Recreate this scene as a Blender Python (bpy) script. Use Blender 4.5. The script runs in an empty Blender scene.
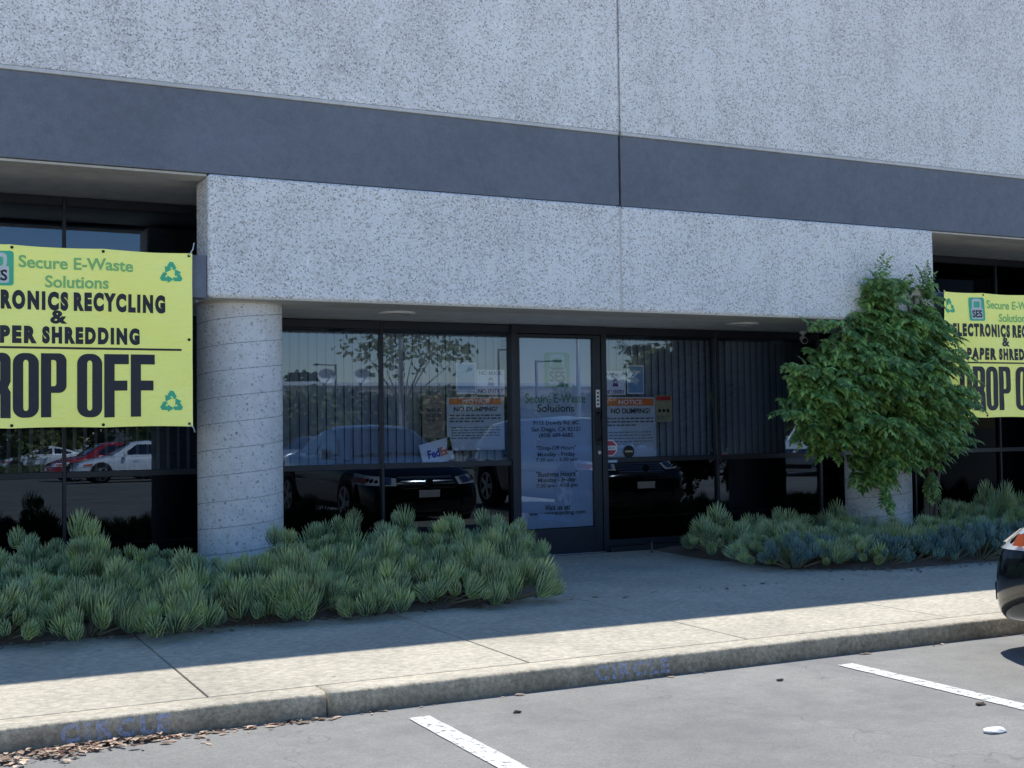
import bpy, bmesh, math, random
from mathutils import Vector, Matrix, noise
from mathutils.bvhtree import BVHTree
random.seed(7)
R = math.radians
scene = bpy.context.scene
COL = scene.collection

# ------------------------------------------------------------------ key dimensions (metres)
ZS = 0.109        # sidewalk top
YC = 5.517        # kerb face
YJ = 5.70         # back of kerb
YB = 9.01         # face of the wall
YG = 10.465       # glass plane
ZL = 2.305        # underside of lintel
ZB = 3.215        # underside of painted band
ZT = 3.823        # top of painted band
ZR = 6.33         # roof parapet
LX0, LX1 = 1.99, 9.09      # lintel

# ------------------------------------------------------------------ helpers
def link(o): COL.objects.link(o); return o
def tag(o, label=None, cat=None, group=None, kind=None):
    if label: o['label'] = label
    if cat: o['category'] = cat
    if group: o['group'] = group
    if kind: o['kind'] = kind
    return o
def empty(name, loc=(0,0,0), rz=0):
    o = bpy.data.objects.new(name, None); o.location = loc; o.rotation_euler = (0,0,rz)
    o.empty_display_size = .1
    return link(o)
def mesh_obj(name, bm, mat, parent=None, smooth=False, recalc=True):
    me = bpy.data.meshes.new(name)
    if recalc: bmesh.ops.recalc_face_normals(bm, faces=bm.faces[:])
    bm.to_mesh(me); bm.free()
    for m in (mat if isinstance(mat, (list, tuple)) else [mat]): me.materials.append(m)
    if smooth:
        for p in me.polygons: p.use_smooth = True
    o = bpy.data.objects.new(name, me); link(o)
    if parent is not None: o.parent = parent
    return o
def box(bm, x0,x1,y0,y1,z0,z1, bev=0, seg=2):
    r = bmesh.ops.create_cube(bm, size=1)
    vs = r['verts']
    for v in vs:
        v.co = Vector(((x0+x1)/2+v.co.x*(x1-x0), (y0+y1)/2+v.co.y*(y1-y0), (z0+z1)/2+v.co.z*(z1-z0)))
    if bev:
        es = list({e for v in vs for e in v.link_edges})
        bmesh.ops.bevel(bm, geom=es, offset=bev, segments=seg, affect='EDGES', profile=.5)
def cyl(bm, c, r, h, seg=24, axis='Z', r2=None):
    m = Matrix.Translation(c)
    if axis == 'X': m = m @ Matrix.Rotation(R(90),4,'Y')
    if axis == 'Y': m = m @ Matrix.Rotation(R(90),4,'X')
    bmesh.ops.create_cone(bm, cap_ends=True, segments=seg, radius1=r, radius2=r if r2 is None else r2, depth=h, matrix=m)
def tube(bm, pts, rad, seg=6):
    """tapered tube along pts; rad a number or list"""
    rings=[]
    n=len(pts)
    for i,p in enumerate(pts):
        p=Vector(p)
        d=(Vector(pts[min(i+1,n-1)])-Vector(pts[max(i-1,0)])).normalized()
        a=d.cross(Vector((0,0,1)))
        if a.length<1e-3: a=Vector((1,0,0))
        a.normalize(); b=d.cross(a)
        r=rad[i] if isinstance(rad,(list,tuple)) else rad
        rings.append([bm.verts.new(p+a*r*math.cos(2*math.pi*k/seg)+b*r*math.sin(2*math.pi*k/seg)) for k in range(seg)])
    for i in range(n-1):
        for k in range(seg):
            bm.faces.new((rings[i][k],rings[i][(k+1)%seg],rings[i+1][(k+1)%seg],rings[i+1][k]))
    bm.faces.new(rings[0][::-1]); bm.faces.new(rings[-1])
def quad(bm, pts, mi=0):
    f=bm.faces.new([bm.verts.new(p) for p in pts]); f.material_index=mi; return f
def wall_rect(bm, x0,x1,z0,z1,y):
    return quad(bm, [(x0,y,z0),(x1,y,z0),(x1,y,z1),(x0,y,z1)])

# ------------------------------------------------------------------ materials
class NB:
    def __init__(s, name):
        s.m = bpy.data.materials.new(name); s.m.use_nodes=True
        s.t = s.m.node_tree; s.n=s.t.nodes; s.l=s.t.links
        s.b = s.n['Principled BSDF']; s.out=s.n['Material Output']
    def N(s, typ, **kw):
        n=s.n.new(typ)
        for k,v in kw.items():
            if k in n.inputs.keys() if hasattr(n.inputs,'keys') else False: n.inputs[k].default_value=v
            else: setattr(n,k,v)
        return n
    def L(s,a,b): s.l.new(a,b)
    def coord(s, obj=True):
        return s.N('ShaderNodeTexCoord').outputs['Object']
    def pos(s):
        return s.N('ShaderNodeNewGeometry').outputs['Position']
    def noise(s, scale, detail=3, rough=.6, vec=None):
        n=s.N('ShaderNodeTexNoise'); n.inputs['Scale'].default_value=scale; n.inputs['Detail'].default_value=detail; n.inputs['Roughness'].default_value=rough
        s.L(vec or s.pos(), n.inputs['Vector']); return n.outputs['Fac']
    def ramp(s, fac, stops, interp='LINEAR'):
        r=s.N('ShaderNodeValToRGB'); cr=r.color_ramp; cr.interpolation=interp
        while len(cr.elements)<len(stops): cr.elements.new(.5)
        for e,(p,c) in zip(cr.elements,stops):
            e.position=p; e.color=(c,c,c,1) if isinstance(c,(int,float)) else (*c,1)
        s.L(fac,r.inputs['Fac']); return r.outputs['Color']
    def mix(s, fac, a, b, mode='MIX'):
        m=s.N('ShaderNodeMix'); m.data_type='RGBA'; m.blend_type=mode
        for idx,v in ((0,fac),(6,a),(7,b)):
            if isinstance(v,(int,float)): m.inputs[idx].default_value = v if idx==0 else (v,v,v,1)
            elif isinstance(v,tuple): m.inputs[idx].default_value=(*v,1)
            else: s.L(v,m.inputs[idx])
        return m.outputs[2]
    def bump(s, h, strength=.3, dist=.01):
        b=s.N('ShaderNodeBump'); b.inputs['Strength'].default_value=strength; b.inputs['Distance'].default_value=dist
        s.L(h,b.inputs['Height']); s.L(b.outputs['Normal'], s.b.inputs['Normal'])
    def base(s,c):
        if isinstance(c,tuple): s.b.inputs['Base Color'].default_value=(*c,1)
        else: s.L(c,s.b.inputs['Base Color'])
    def set(s, **kw):
        for k,v in kw.items(): s.b.inputs[k.replace('_',' ')].default_value=v
        return s
def flat(name, c, rough=.6, metal=0, var=.12, sc=6, **kw):
    b=NB(name); n=b.noise(sc,4)
    b.base(b.mix(b.ramp(n,[(.3,0.),(.7,1.)]), tuple(x*(1-var) for x in c), tuple(min(1,x*(1+var)) for x in c)))
    b.set(Roughness=rough, Metallic=metal)
    for k,v in kw.items(): b.b.inputs[k].default_value=v
    return b.m

def mk_aggregate():
    b=NB('exposed_aggregate')
    p=b.pos()
    v=b.N('ShaderNodeTexVoronoi'); v.inputs['Scale'].default_value=92; b.L(p,v.inputs['Vector'])
    sep=b.N('ShaderNodeSeparateColor'); b.L(v.outputs['Color'],sep.inputs[0])
    stone=b.ramp(sep.outputs[0],[(0,(.15,.15,.155)),(.12,(.30,.295,.29)),(.24,(.48,.47,.455)),(.45,(.565,.555,.54)),(.75,(.63,.625,.62)),(1,(.92,.92,.92))])
    v2=b.N('ShaderNodeTexVoronoi'); v2.inputs['Scale'].default_value=58; b.L(p,v2.inputs['Vector'])
    sep2=b.N('ShaderNodeSeparateColor'); b.L(v2.outputs['Color'],sep2.inputs[0])
    spots=b.ramp(sep2.outputs[1],[(0,.45),(.07,.62),(.09,1.),(1,1.)],'LINEAR')
    dist2=b.ramp(v2.outputs['Distance'],[(.25,1.),(.36,0.)])
    col=b.mix(b.mix(1.,dist2,b.mix(1.,1.,spots,'SUBTRACT'),'MULTIPLY'), stone, (.22,.215,.22))
    cem=b.ramp(v.outputs['Distance'],[(.3,0.),(.55,.55)])
    col=b.mix(cem,col,(.50,.49,.46))
    big=b.ramp(b.noise(1.6,5,.65),[(.25,.84),(.75,1.08)])
    col=b.mix(1.,col,big,'MULTIPLY')
    # faint rain streaks running down
    mp=b.N('ShaderNodeMapping'); mp.inputs['Scale'].default_value=(5,5,.35); b.L(p,mp.inputs['Vector'])
    st=b.ramp(b.noise(1.,4,.6,mp.outputs['Vector']),[(.35,.93),(.65,1.04)])
    col=b.mix(1.,col,st,'MULTIPLY')
    b.base(b.mix(1.,col,(1.82,1.80,1.79),'MULTIPLY')); b.set(Roughness=.85)
    b.bump(b.ramp(v.outputs['Distance'],[(0,1.),(.6,0.)]),.55,.006)
    return b.m
def mk_concrete(name, c, dark=.75, spots=False, stain=None, bumpy=.25):
    b=NB(name); p=b.pos()
    n1=b.ramp(b.noise(1.1,6,.65),[(.3,dark),(.7,1.08)])
    n2=b.ramp(b.noise(14,5,.7),[(.3,.88),(.7,1.08)])
    n3=b.ramp(b.noise(120,3,.7),[(.3,.86),(.7,1.1)])
    col=b.mix(1.,b.mix(1.,b.mix(1.,c,n1,'MULTIPLY'),n2,'MULTIPLY'),n3,'MULTIPLY')
    if stain: col=b.mix(b.ramp(b.noise(2.3,7,.7),[(.52,0.),(.72,.55)]),col,stain)
    if spots:
        v=b.N('ShaderNodeTexVoronoi'); v.inputs['Scale'].default_value=26; b.L(p,v.inputs['Vector'])
        sp=b.N('ShaderNodeSeparateColor'); b.L(v.outputs['Color'],sp.inputs[0])
        big=b.ramp(sp.outputs[0],[(.0,.30),(.35,.05),(.55,0.),(1,0.)])   # void radius by cell
        d=b.N('ShaderNodeMath',operation='LESS_THAN'); b.L(v.outputs['Distance'],d.inputs[0]); b.L(big,d.inputs[1])
        col=b.mix(b.mix(1.,d.outputs[0],.55,'MULTIPLY'),col,(.10,.10,.105))
        v3=b.N('ShaderNodeTexVoronoi'); v3.inputs['Scale'].default_value=75; b.L(p,v3.inputs['Vector'])
        sp3=b.N('ShaderNodeSeparateColor'); b.L(v3.outputs['Color'],sp3.inputs[0])
        col=b.mix(b.ramp(sp3.outputs[1],[(.0,.45),(.08,.35),(.10,0.),(1,0.)]),col,(.22,.22,.225))
    b.base(col); b.set(Roughness=.88); b.bump(b.noise(90,4,.7),bumpy,.004)
    return b.m

M_agg = mk_aggregate()
M_smooth = mk_concrete('smooth_concrete_trim',(.80,.79,.76),.85)
M_column = mk_concrete('cast_column_concrete',(.86,.86,.86),.85,spots=True)
M_band = mk_concrete('slate_blue_paint',(.212,.234,.278),.86,bumpy=.08)
M_soffit = flat('soffit_plaster',(.80,.78,.72),.8)
M_darkwall = flat('dark_return',(.02,.02,.022),.6)
M_frame = flat('bronze_aluminium',(.028,.034,.046),.38,.3)
M_gasket = flat('black_gasket',(.008,.008,.009),.5)
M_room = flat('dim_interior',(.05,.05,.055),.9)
M_blind = flat('vertical_blind_vinyl',(.27,.31,.38),.6,var=.05)
M_soil = mk_concrete('dark_soil',(.24,.18,.14),.5,bumpy=1.)
M_rock = flat('pale_pebble',(.20,.17,.15),.9)
M_white = flat('white_paint',(.75,.75,.73),.5)
M_paper = flat('white_paper',(.78,.79,.80),.7,var=.03)
M_black = flat('black_print',(.012,.012,.016),.6)
M_greyink = flat('grey_print',(.10,.11,.13),.7)
M_steel = flat('brushed_steel',(.5,.5,.52),.3,.9)

def mk_sidewalk():
    b=NB('sidewalk_concrete'); p=b.pos()
    mp=b.N('ShaderNodeMapping'); mp.inputs['Scale'].default_value=(1,1.7,1); b.L(p,mp.inputs['Vector'])
    n1=b.ramp(b.noise(1.3,6,.65),[(.28,.74),(.72,1.08)])
    n2=b.ramp(b.noise(20,4,.75,mp.outputs['Vector']),[(.36,.70),(.64,1.14)])
    n3=b.ramp(b.noise(160,2,.6),[(.3,.9),(.7,1.08)])
    col=b.mix(1.,b.mix(1.,b.mix(1.,(.62,.56,.445),n1,'MULTIPLY'),n2,'MULTIPLY'),n3,'MULTIPLY')
    col=b.mix(b.ramp(b.noise(3.1,6,.75),[(.55,0.),(.75,.4)]),col,(.30,.26,.21))
    # dark chewing gum / oil drops
    v=b.N('ShaderNodeTexVoronoi'); v.inputs['Scale'].default_value=2.1; b.L(p,v.inputs['Vector'])
    col=b.mix(b.ramp(v.outputs['Distance'],[(.018,.7),(.035,0.)]),col,(.06,.06,.06))
    b.base(col); b.set(Roughness=.9); b.bump(b.noise(70,4,.7),.25,.004)
    return b.m
M_walk=mk_sidewalk()
def mk_kerbface():
    b=NB('kerb_concrete'); p=b.pos()
    sx=b.N('ShaderNodeSeparateXYZ'); b.L(p,sx.inputs[0])
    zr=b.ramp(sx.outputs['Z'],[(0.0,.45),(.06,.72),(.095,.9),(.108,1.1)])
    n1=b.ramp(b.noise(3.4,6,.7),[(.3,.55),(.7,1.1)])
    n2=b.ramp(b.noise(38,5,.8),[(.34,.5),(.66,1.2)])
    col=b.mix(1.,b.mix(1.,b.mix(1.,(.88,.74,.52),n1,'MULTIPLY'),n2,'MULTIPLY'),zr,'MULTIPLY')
    b.base(col); b.set(Roughness=.92); b.bump(b.noise(60,5,.75),.6,.006); return b.m
M_kerb=mk_kerbface()
M_kerbtop=mk_concrete('kerb_top_concrete',(.72,.67,.59),.85)
def mk_asphalt():
    b=NB('weathered_asphalt'); p=b.pos()
    n1=b.ramp(b.noise(.8,6,.65),[(.3,.78),(.7,1.08)])
    n2=b.ramp(b.noise(7,6,.7),[(.3,.88),(.7,1.07)])
    v=b.N('ShaderNodeTexVoronoi'); v.inputs['Scale'].default_value=150; b.L(p,v.inputs['Vector'])
    sp=b.N('ShaderNodeSeparateColor'); b.L(v.outputs['Color'],sp.inputs[0])
    n3=b.ramp(sp.outputs[0],[(0,.84),(.5,1.),(1,1.12)])
    col=b.mix(1.,b.mix(1.,b.mix(1.,(.285,.277,.256),n1,'MULTIPLY'),n2,'MULTIPLY'),n3,'MULTIPLY')
    # pavement away from the stalls made paler to bounce extra light onto the facade
    sy=b.N('ShaderNodeSeparateXYZ'); b.L(p,sy.inputs[0]); mr=b.N('ShaderNodeMapRange'); mr.inputs[1].default_value=2.5; mr.inputs[2].default_value=-1.; b.L(sy.outputs['Y'],mr.inputs[0])
    col=b.mix(mr.outputs[0],col,b.mix(1.,col,(2.0,1.97,1.9),'MULTIPLY'))
    # stains of oil in the stalls
    col=b.mix(b.ramp(b.noise(1.25,5,.7),[(.50,0.),(.70,.62)]),col,(.17,.17,.175))
    col=b.mix(b.ramp(b.noise(6.,3,.8),[(.62,0.),(.78,.35)]),col,(.11,.11,.12))
    # light sandy dust
    col=b.mix(b.ramp(b.noise(.9,6,.75),[(.55,0.),(.8,.4)]),col,(.40,.39,.37))
    # hairline cracks
    mp=b.N('ShaderNodeMapping'); mp.inputs['Scale'].default_value=(.45,.45,.45); b.L(p,mp.inputs['Vector'])
    wn=b.N('ShaderNodeTexNoise'); wn.inputs['Scale'].default_value=3; b.L(p,wn.inputs['Vector'])
    add=b.N('ShaderNodeVectorMath',operation='ADD'); b.L(mp.outputs['Vector'],add.inputs[0])
    sc=b.N('ShaderNodeVectorMath',operation='SCALE'); b.L(wn.outputs['Color'],sc.inputs[0]); sc.inputs['Scale'].default_value=.35
    b.L(sc.outputs['Vector'],add.inputs[1])
    vc=b.N('ShaderNodeTexVoronoi',feature='DISTANCE_TO_EDGE'); vc.inputs['Scale'].default_value=1; b.L(add.outputs['Vector'],vc.inputs['Vector'])
    col=b.mix(b.ramp(vc.outputs['Distance'],[(.0,.4),(.0035,0.)]),col,(.09,.09,.09))
    b.base(col); b.set(Roughness=.9); b.bump(b.noise(140,3,.7),.35,.004); return b.m
M_asph=mk_asphalt()
def mk_line():
    b=NB('worn_road_paint'); p=b.pos()
    col=b.mix(b.ramp(b.noise(30,5,.75),[(.3,0.),(.7,1.)]),(.60,.60,.58),(.78,.78,.75))
    b.base(col); b.set(Roughness=.7)
    tr=b.N('ShaderNodeBsdfTransparent'); mx=b.N('ShaderNodeMixShader')
    b.L(b.ramp(b.noise(26,6,.8),[(.54,0.),(.60,.85)]),mx.inputs[0])
    b.L(b.b.outputs[0],mx.inputs[1]); b.L(tr.outputs[0],mx.inputs[2]); b.L(mx.outputs[0],b.out.inputs[0])
    return b.m
M_line=mk_line()
def mk_faded(name,c,lo,hi):
    b=NB(name); b.base(c); b.set(Roughness=.8)
    tr=b.N('ShaderNodeBsdfTransparent'); mx=b.N('ShaderNodeMixShader')
    b.L(b.ramp(b.noise(55,5,.8),[(lo,.15),(hi,1.)]),mx.inputs[0])
    b.L(b.b.outputs[0],mx.inputs[1]); b.L(tr.outputs[0],mx.inputs[2]); b.L(mx.outputs[0],b.out.inputs[0])
    return b.m
M_stencil=mk_faded('faded_blue_stencil',(.45,.55,.84),.36,.60)

def mk_glass(name, refl, tint, edge=.0):
    b=NB(name)
    tr=b.N('ShaderNodeBsdfTransparent'); tr.inputs[0].default_value=(*tint,1)
    gl=b.N('ShaderNodeBsdfGlossy'); gl.inputs['Roughness'].default_value=.0; gl.inputs['Color'].default_value=(.62,.79,1.0,1)
    # very slight pane waviness
    bp=b.N('ShaderNodeBump'); bp.inputs['Strength'].default_value=.012; bp.inputs['Distance'].default_value=.02
    b.L(b.noise(1.3,1,.4),bp.inputs['Height']); b.L(bp.outputs[0],gl.inputs['Normal'])
    fr=b.N('ShaderNodeFresnel'); fr.inputs[0].default_value=1.5
    ad=b.N('ShaderNodeMath',operation='ADD'); b.L(fr.outputs[0],ad.inputs[0]); ad.inputs[1].default_value=refl; ad.use_clamp=True
    mx=b.N('ShaderNodeMixShader'); b.L(ad.outputs[0],mx.inputs[0]); b.L(tr.outputs[0],mx.inputs[1]); b.L(gl.outputs[0],mx.inputs[2])
    b.L(mx.outputs[0],b.out.inputs[0]); return b.m
M_glass=mk_glass('tinted_window_glass',.125,(.86,.89,.93))
M_glassdoor=mk_glass('door_glass',.10,(.72,.80,.92))
M_glasslow=mk_glass('dark_lower_glass',.008,(.10,.10,.12))
M_glassvoid=mk_glass('recess_shade_glass',-.045,(.03,.03,.035))  # near-black tint puts the shade of a deep recess into flush panes

def mk_banner():
    b=NB('yellow_banner_vinyl'); n=b.noise(2.3,4,.6)
    col=b.mix(b.ramp(n,[(.3,0.),(.7,1.)]),(.92,.90,.22),(.98,.96,.31))
    b.base(col); b.set(Roughness=.42); b.b.inputs['Emission Color'].default_value=(.80,.95,.25,1); b.b.inputs['Emission Strength'].default_value=.21  # added glow that brightens the shaded yellow vinyl
    
    mp=b.N('ShaderNodeMapping'); mp.inputs['Scale'].default_value=(2,1,5); b.L(b.pos(),mp.inputs['Vector'])
    b.bump(b.noise(3.5,4,.55,mp.outputs['Vector']),.7,.03)
    gb=b.N('ShaderNodeNewGeometry'); bk=b.N('ShaderNodeBsdfDiffuse'); bk.inputs[0].default_value=(.05,.05,.05,1); mx=b.N('ShaderNodeMixShader')
    b.L(gb.outputs['Backfacing'],mx.inputs[0]); b.L(b.b.outputs[0],mx.inputs[1]); b.L(bk.outputs[0],mx.inputs[2]); b.L(mx.outputs[0],b.out.inputs[0])
    return b.m
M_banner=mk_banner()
M_bgreen=flat('print_light_green',(.36,.70,.24),.45,var=.05)
M_bteal=flat('print_teal',(.09,.62,.34),.45,var=.08)
M_bblack=flat('print_charcoal',(.022,.024,.036),.45,var=.1)
M_bwhite=flat('print_white',(.78,.80,.78),.45,var=.03)

def mk_leaf(name, c1, c2, trans=.25, rough=.5, tipc=None):
    b=NB(name)
    g=b.N('ShaderNodeNewGeometry')
    col=b.mix(g.outputs['Random Per Island'],c1,c2)
    big=b.ramp(b.noise(6,3,.6),[(.32,.45),(.68,1.5)])
    col=b.mix(1.,col,big,'MULTIPLY')
    if tipc:
        col=b.mix(1.,col,b.ramp(b.noise(9,2,.5),[(.36,(.62,.72,.85)),(.5,(1.,1.,1.)),(.66,(1.45,1.25,.85))]),'MULTIPLY')
    if tipc:
        at=b.N('ShaderNodeAttribute'); at.attribute_name='tip'
        col=b.mix(at.outputs['Fac'],col,tipc)
    b.base(col); b.set(Roughness=rough)
    tl=b.N('ShaderNodeBsdfTranslucent'); b.L(col,tl.inputs[0])
    mx=b.N('ShaderNodeMixShader'); mx.inputs[0].default_value=trans
    b.L(b.b.outputs[0],mx.inputs[1]); b.L(tl.outputs[0],mx.inputs[2]); b.L(mx.outputs[0],b.out.inputs[0])
    return b.m
M_chalk=mk_leaf('chalk_finger_leaf',(.16,.28,.13),(.46,.58,.28),.15,.5,(.88,.92,.46))
M_chalkblue=mk_leaf('blue_chalk_leaf',(.09,.18,.17),(.19,.32,.30),.1,.5,(.32,.46,.40))
M_vine=mk_leaf('vine_leaf',(.055,.17,.045),(.42,.62,.17),.3,.42)
M_tree=mk_leaf('tree_leaf',(.09,.12,.03),(.24,.26,.08),.25,.6)
M_treedark=mk_leaf('dark_tree_leaf',(.02,.04,.015),(.05,.08,.03),.2,.6)
M_bark=mk_concrete('bark',(.20,.155,.115),.5,bumpy=1.)
M_stem=flat('dry_succulent_stem',(.22,.19,.12),.9)
M_deadleaf=mk_leaf('dry_leaf',(.10,.04,.025),(.72,.55,.40),.1,.8)

def paint(name,c,rough=.22,metal=.2):
    b=NB(name); b.base(c); b.set(Roughness=rough,Metallic=metal); b.b.inputs['Coat Weight'].default_value=1.; b.b.inputs['Coat Roughness'].default_value=.03
    return b.m
M_pblack=paint('black_car_paint',(.006,.007,.010),.15,.0)
M_pwhite=paint('white_car_paint',(.72,.73,.74),.25,.0)
M_pred=paint('red_car_paint',(.40,.02,.025),.25,.2)
M_psilver=paint('silver_car_paint',(.45,.46,.48),.25,.5)
M_pgrey=paint('grey_car_paint',(.10,.11,.13),.2,.3)
M_cglass=paint('car_glass',(.01,.012,.016),.03,.0)
M_rubber=flat('tyre_rubber',(.018,.018,.018),.85)
M_rim=flat('alloy_rim',(.45,.46,.48),.3,.8)
M_chrome=flat('chrome',(.75,.76,.78),.12,1.)
M_lens=paint('headlight_lens',(.80,.85,.90),.12,.0)
M_amber=paint('amber_lens',(.62,.12,.04),.15,.0)
M_tail=paint('tail_lens',(.55,.01,.015),.15,.0)
M_plastic=flat('black_plastic',(.02,.02,.022),.6)
M_stucco=mk_concrete('tan_stucco',(.42,.36,.28),.9)
M_pole=flat('pole_metal',(.12,.12,.12),.5,.4)
M_polepale=flat('pale_pole_metal',(.45,.45,.44),.5,.2)

# ------------------------------------------------------------------ text
def text_bm(s, x0,x1,z0,z1, y, thick=0.0, flipx=False, bm=None, mi=0, font_space=1.0, shear=0):
    cu=bpy.data.curves.new('t','FONT'); cu.body=s; cu.size=1; cu.offset=thick; cu.resolution_u=4; cu.space_character=font_space; cu.shear=shear
    ob=bpy.data.objects.new('t',cu); COL.objects.link(ob)
    dg=bpy.context.evaluated_depsgraph_get(); me=bpy.data.meshes.new_from_object(ob.evaluated_get(dg))
    xs=[v.co.x for v in me.vertices]; ys=[v.co.y for v in me.vertices]
    a,b_,c,d=min(xs),max(xs),min(ys),max(ys)
    own = bm is None
    if own: bm=bmesh.new()
    vm=[bm.verts.new((x0+(v.co.x-a)/(b_-a)*(x1-x0), y, z0+(v.co.y-c)/(d-c)*(z1-z0))) for v in me.vertices]
    for p in me.polygons:
        try:
            f=bm.faces.new([vm[i] for i in p.vertices]); f.material_index=mi
        except ValueError: pass
    bpy.data.objects.remove(ob); bpy.data.curves.remove(cu); bpy.data.meshes.remove(me)
    return bm
def poly_shape(bm, loops, y):
    """2-D outline with holes (lists of (x,z)) filled flat at depth y"""
    cu=bpy.data.curves.new('s','CURVE'); cu.dimensions='2D'; cu.fill_mode='FRONT'
    for lp in loops:
        sp=cu.splines.new('POLY'); sp.points.add(len(lp)-1); sp.use_cyclic_u=True
        for q,(x,z) in zip(sp.points,lp): q.co=(x,z,0,1)
    ob=bpy.data.objects.new('s',cu); COL.objects.link(ob)
    dg=bpy.context.evaluated_depsgraph_get(); me=bpy.data.meshes.new_from_object(ob.evaluated_get(dg))
    vm=[bm.verts.new((v.co.x,y,v.co.y)) for v in me.vertices]
    for p in me.polygons: 
        try: bm.faces.new([vm[i] for i in p.vertices])
        except ValueError: pass
    bpy.data.objects.remove(ob); bpy.data.curves.remove(cu); bpy.data.meshes.remove(me)
def rrect(x0,x1,z0,z1,rx,rz=None,corners=(1,1,1,1),n=7):
    """rounded rectangle; corners bl,br,tr,tl"""
    rz=rx if rz is None else rz
    out=[]
    for k,(cx,cz,a0) in enumerate(((x0+rx,z0+rz,180),(x1-rx,z0+rz,270),(x1-rx,z1-rz,0),(x0+rx,z1-rz,90))):
        if corners[k]:
            for i in range(n+1):
                a=R(a0+90*i/n); out.append((cx+rx*math.cos(a),cz+rz*math.sin(a)))
        else: out.append(((x0,z0),(x1,z0),(x1,z1),(x0,z1))[k])
    return out
def glyph(ch,x,w,z0,h):
    """heavy condensed capitals"""
    t=.40*w; x1=x+w; z1=z0+h; s=.17*h*.62
    if ch=='O': return [[rrect(x,x1,z0,z1,.42*w,.16*h), rrect(x+t,x1-t,z0+s,z1-s,.095*w,.05*h)]]
    if ch=='D': return [[rrect(x,x1,z0,z1,.42*w,.16*h,(0,1,1,0)), rrect(x+t,x1-t,z0+s,z1-s,.09*w,.05*h,(0,1,1,0))]]
    if ch=='P': return [[[ (x,z0),(x+t,z0),(x+t,z0+.38*h)]+rrect(x+t,x1,z0+.38*h,z1,.30*w,.12*h,(0,1,1,0))[1:-1]+[(x,z1)], rrect(x+t,x1-t,z0+.38*h+s,z1-s,.09*w,.045*h,(0,1,1,0))]]
    if ch=='R': return [[[ (x,z0),(x+t,z0),(x+t,z0+.44*h),(x1-t*.98,z0+.36*h),(x1-t*.98,z0),(x1,z0),(x1,z0+.40*h),(x1-.10*w,z0+.47*h),(x1,z0+.56*h)]+rrect(x+t,x1,z0+.5*h,z1,.30*w,.12*h,(0,0,1,0))[2:-1]+[(x,z1)], rrect(x+t,x1-t,z0+.44*h+s,z1-s,.09*w,.045*h,(0,1,1,0))]]
    if ch=='F': return [[[ (x,z0),(x+t*1.05,z0),(x+t*1.05,z0+.42*h),(x1-.06*w,z0+.42*h),(x1-.06*w,z0+.58*h),(x+t*1.05,z0+.58*h),(x+t*1.05,z1-.16*h),(x1,z1-.16*h),(x1,z1),(x,z1)]]]
    return []

# ------------------------------------------------------------------ the setting: ground
def gz(y):   # the lot falls gently away from the building
    return 0 if y>2 else max(-.45,-.0125*(2-y))
bm=bmesh.new()
ys=[-400,-120,-60,-45]+[ -40+2*i for i in range(21)]+[2,3,4,YC+.05,60,400]
xs=[-400,-60,-20,0,10,20,60,400]
g=[[bm.verts.new((x,y,gz(y))) for x in xs] for y in ys]
for i in range(len(ys)-1):
    for j in range(len(xs)-1): bm.faces.new((g[i][j],g[i][j+1],g[i+1][j+1],g[i+1][j]))
tag(mesh_obj('parking_lot',bm,M_asph),'pale weathered asphalt of the parking lot','parking lot',kind='structure')

# stall lines
for nm,x0,y0 in (('parking_line',2.06,5.29),('parking_line',4.555,5.29),('parking_line',8.05,5.29),('parking_line',-.43,5.29),('parking_line',10.6,5.29)):
    bm=bmesh.new(); n=40
    L=[];Rr=[]
    for i in range(n+1):
        y=y0-4.9*i/n; jx=lambda s:(noise.noise(Vector((x0*3+s,y*9,0)))*.006)
        L.append(bm.verts.new((x0+jx(0),y,.004+gz(y)))); Rr.append(bm.verts.new((x0+.105+jx(5),y,.004+gz(y))))
    for i in range(n): bm.faces.new((L[i],Rr[i],Rr[i+1],L[i+1]))
    tag(mesh_obj('parking_line',bm,M_line),kind='structure')

# kerb in two visible lengths with a joint
PROF=[(YC-.006,-.05),(YC+.0,0),(YC+.010,ZS-.024),(YC+.014,ZS-.010),(YC+.021,ZS-.003),(YC+.032,ZS),(YJ-.010,ZS),(YJ-.004,ZS-.008),(YJ,ZS-.03),(YJ,-.05)]
for a,b_ in ((-14,-1.262),(-1.25,1.748),(1.76,7.9),(7.912,13.9),(13.912,24)):
    bm=bmesh.new(); n=max(2,int((b_-a)/.08)); rows=[]
    for i in range(n+1):
        x=a+(b_-a)*i/n
        rows.append([bm.verts.new((x, y-(.0035*noise.noise(Vector((x*4,z*14,1)))+.002*noise.noise(Vector((x*17,z*30,5)))) if k<5 else y, z+(.0025*noise.noise(Vector((x*5,3,0))) if 2<k<6 else 0))) for k,(y,z) in enumerate(PROF)])
    for i in range(n):
        for k in range(len(PROF)-1): 
            f=bm.faces.new((rows[i][k],rows[i+1][k],rows[i+1][k+1],rows[i][k+1]))
            f.material_index = 1 if k>=4 else 0
    bm.faces.new(rows[0][::-1]); bm.faces.new(rows[-1])
    tag(mesh_obj('kerb',bm,[M_kerb,M_walk],smooth=True),kind='structure')

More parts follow.
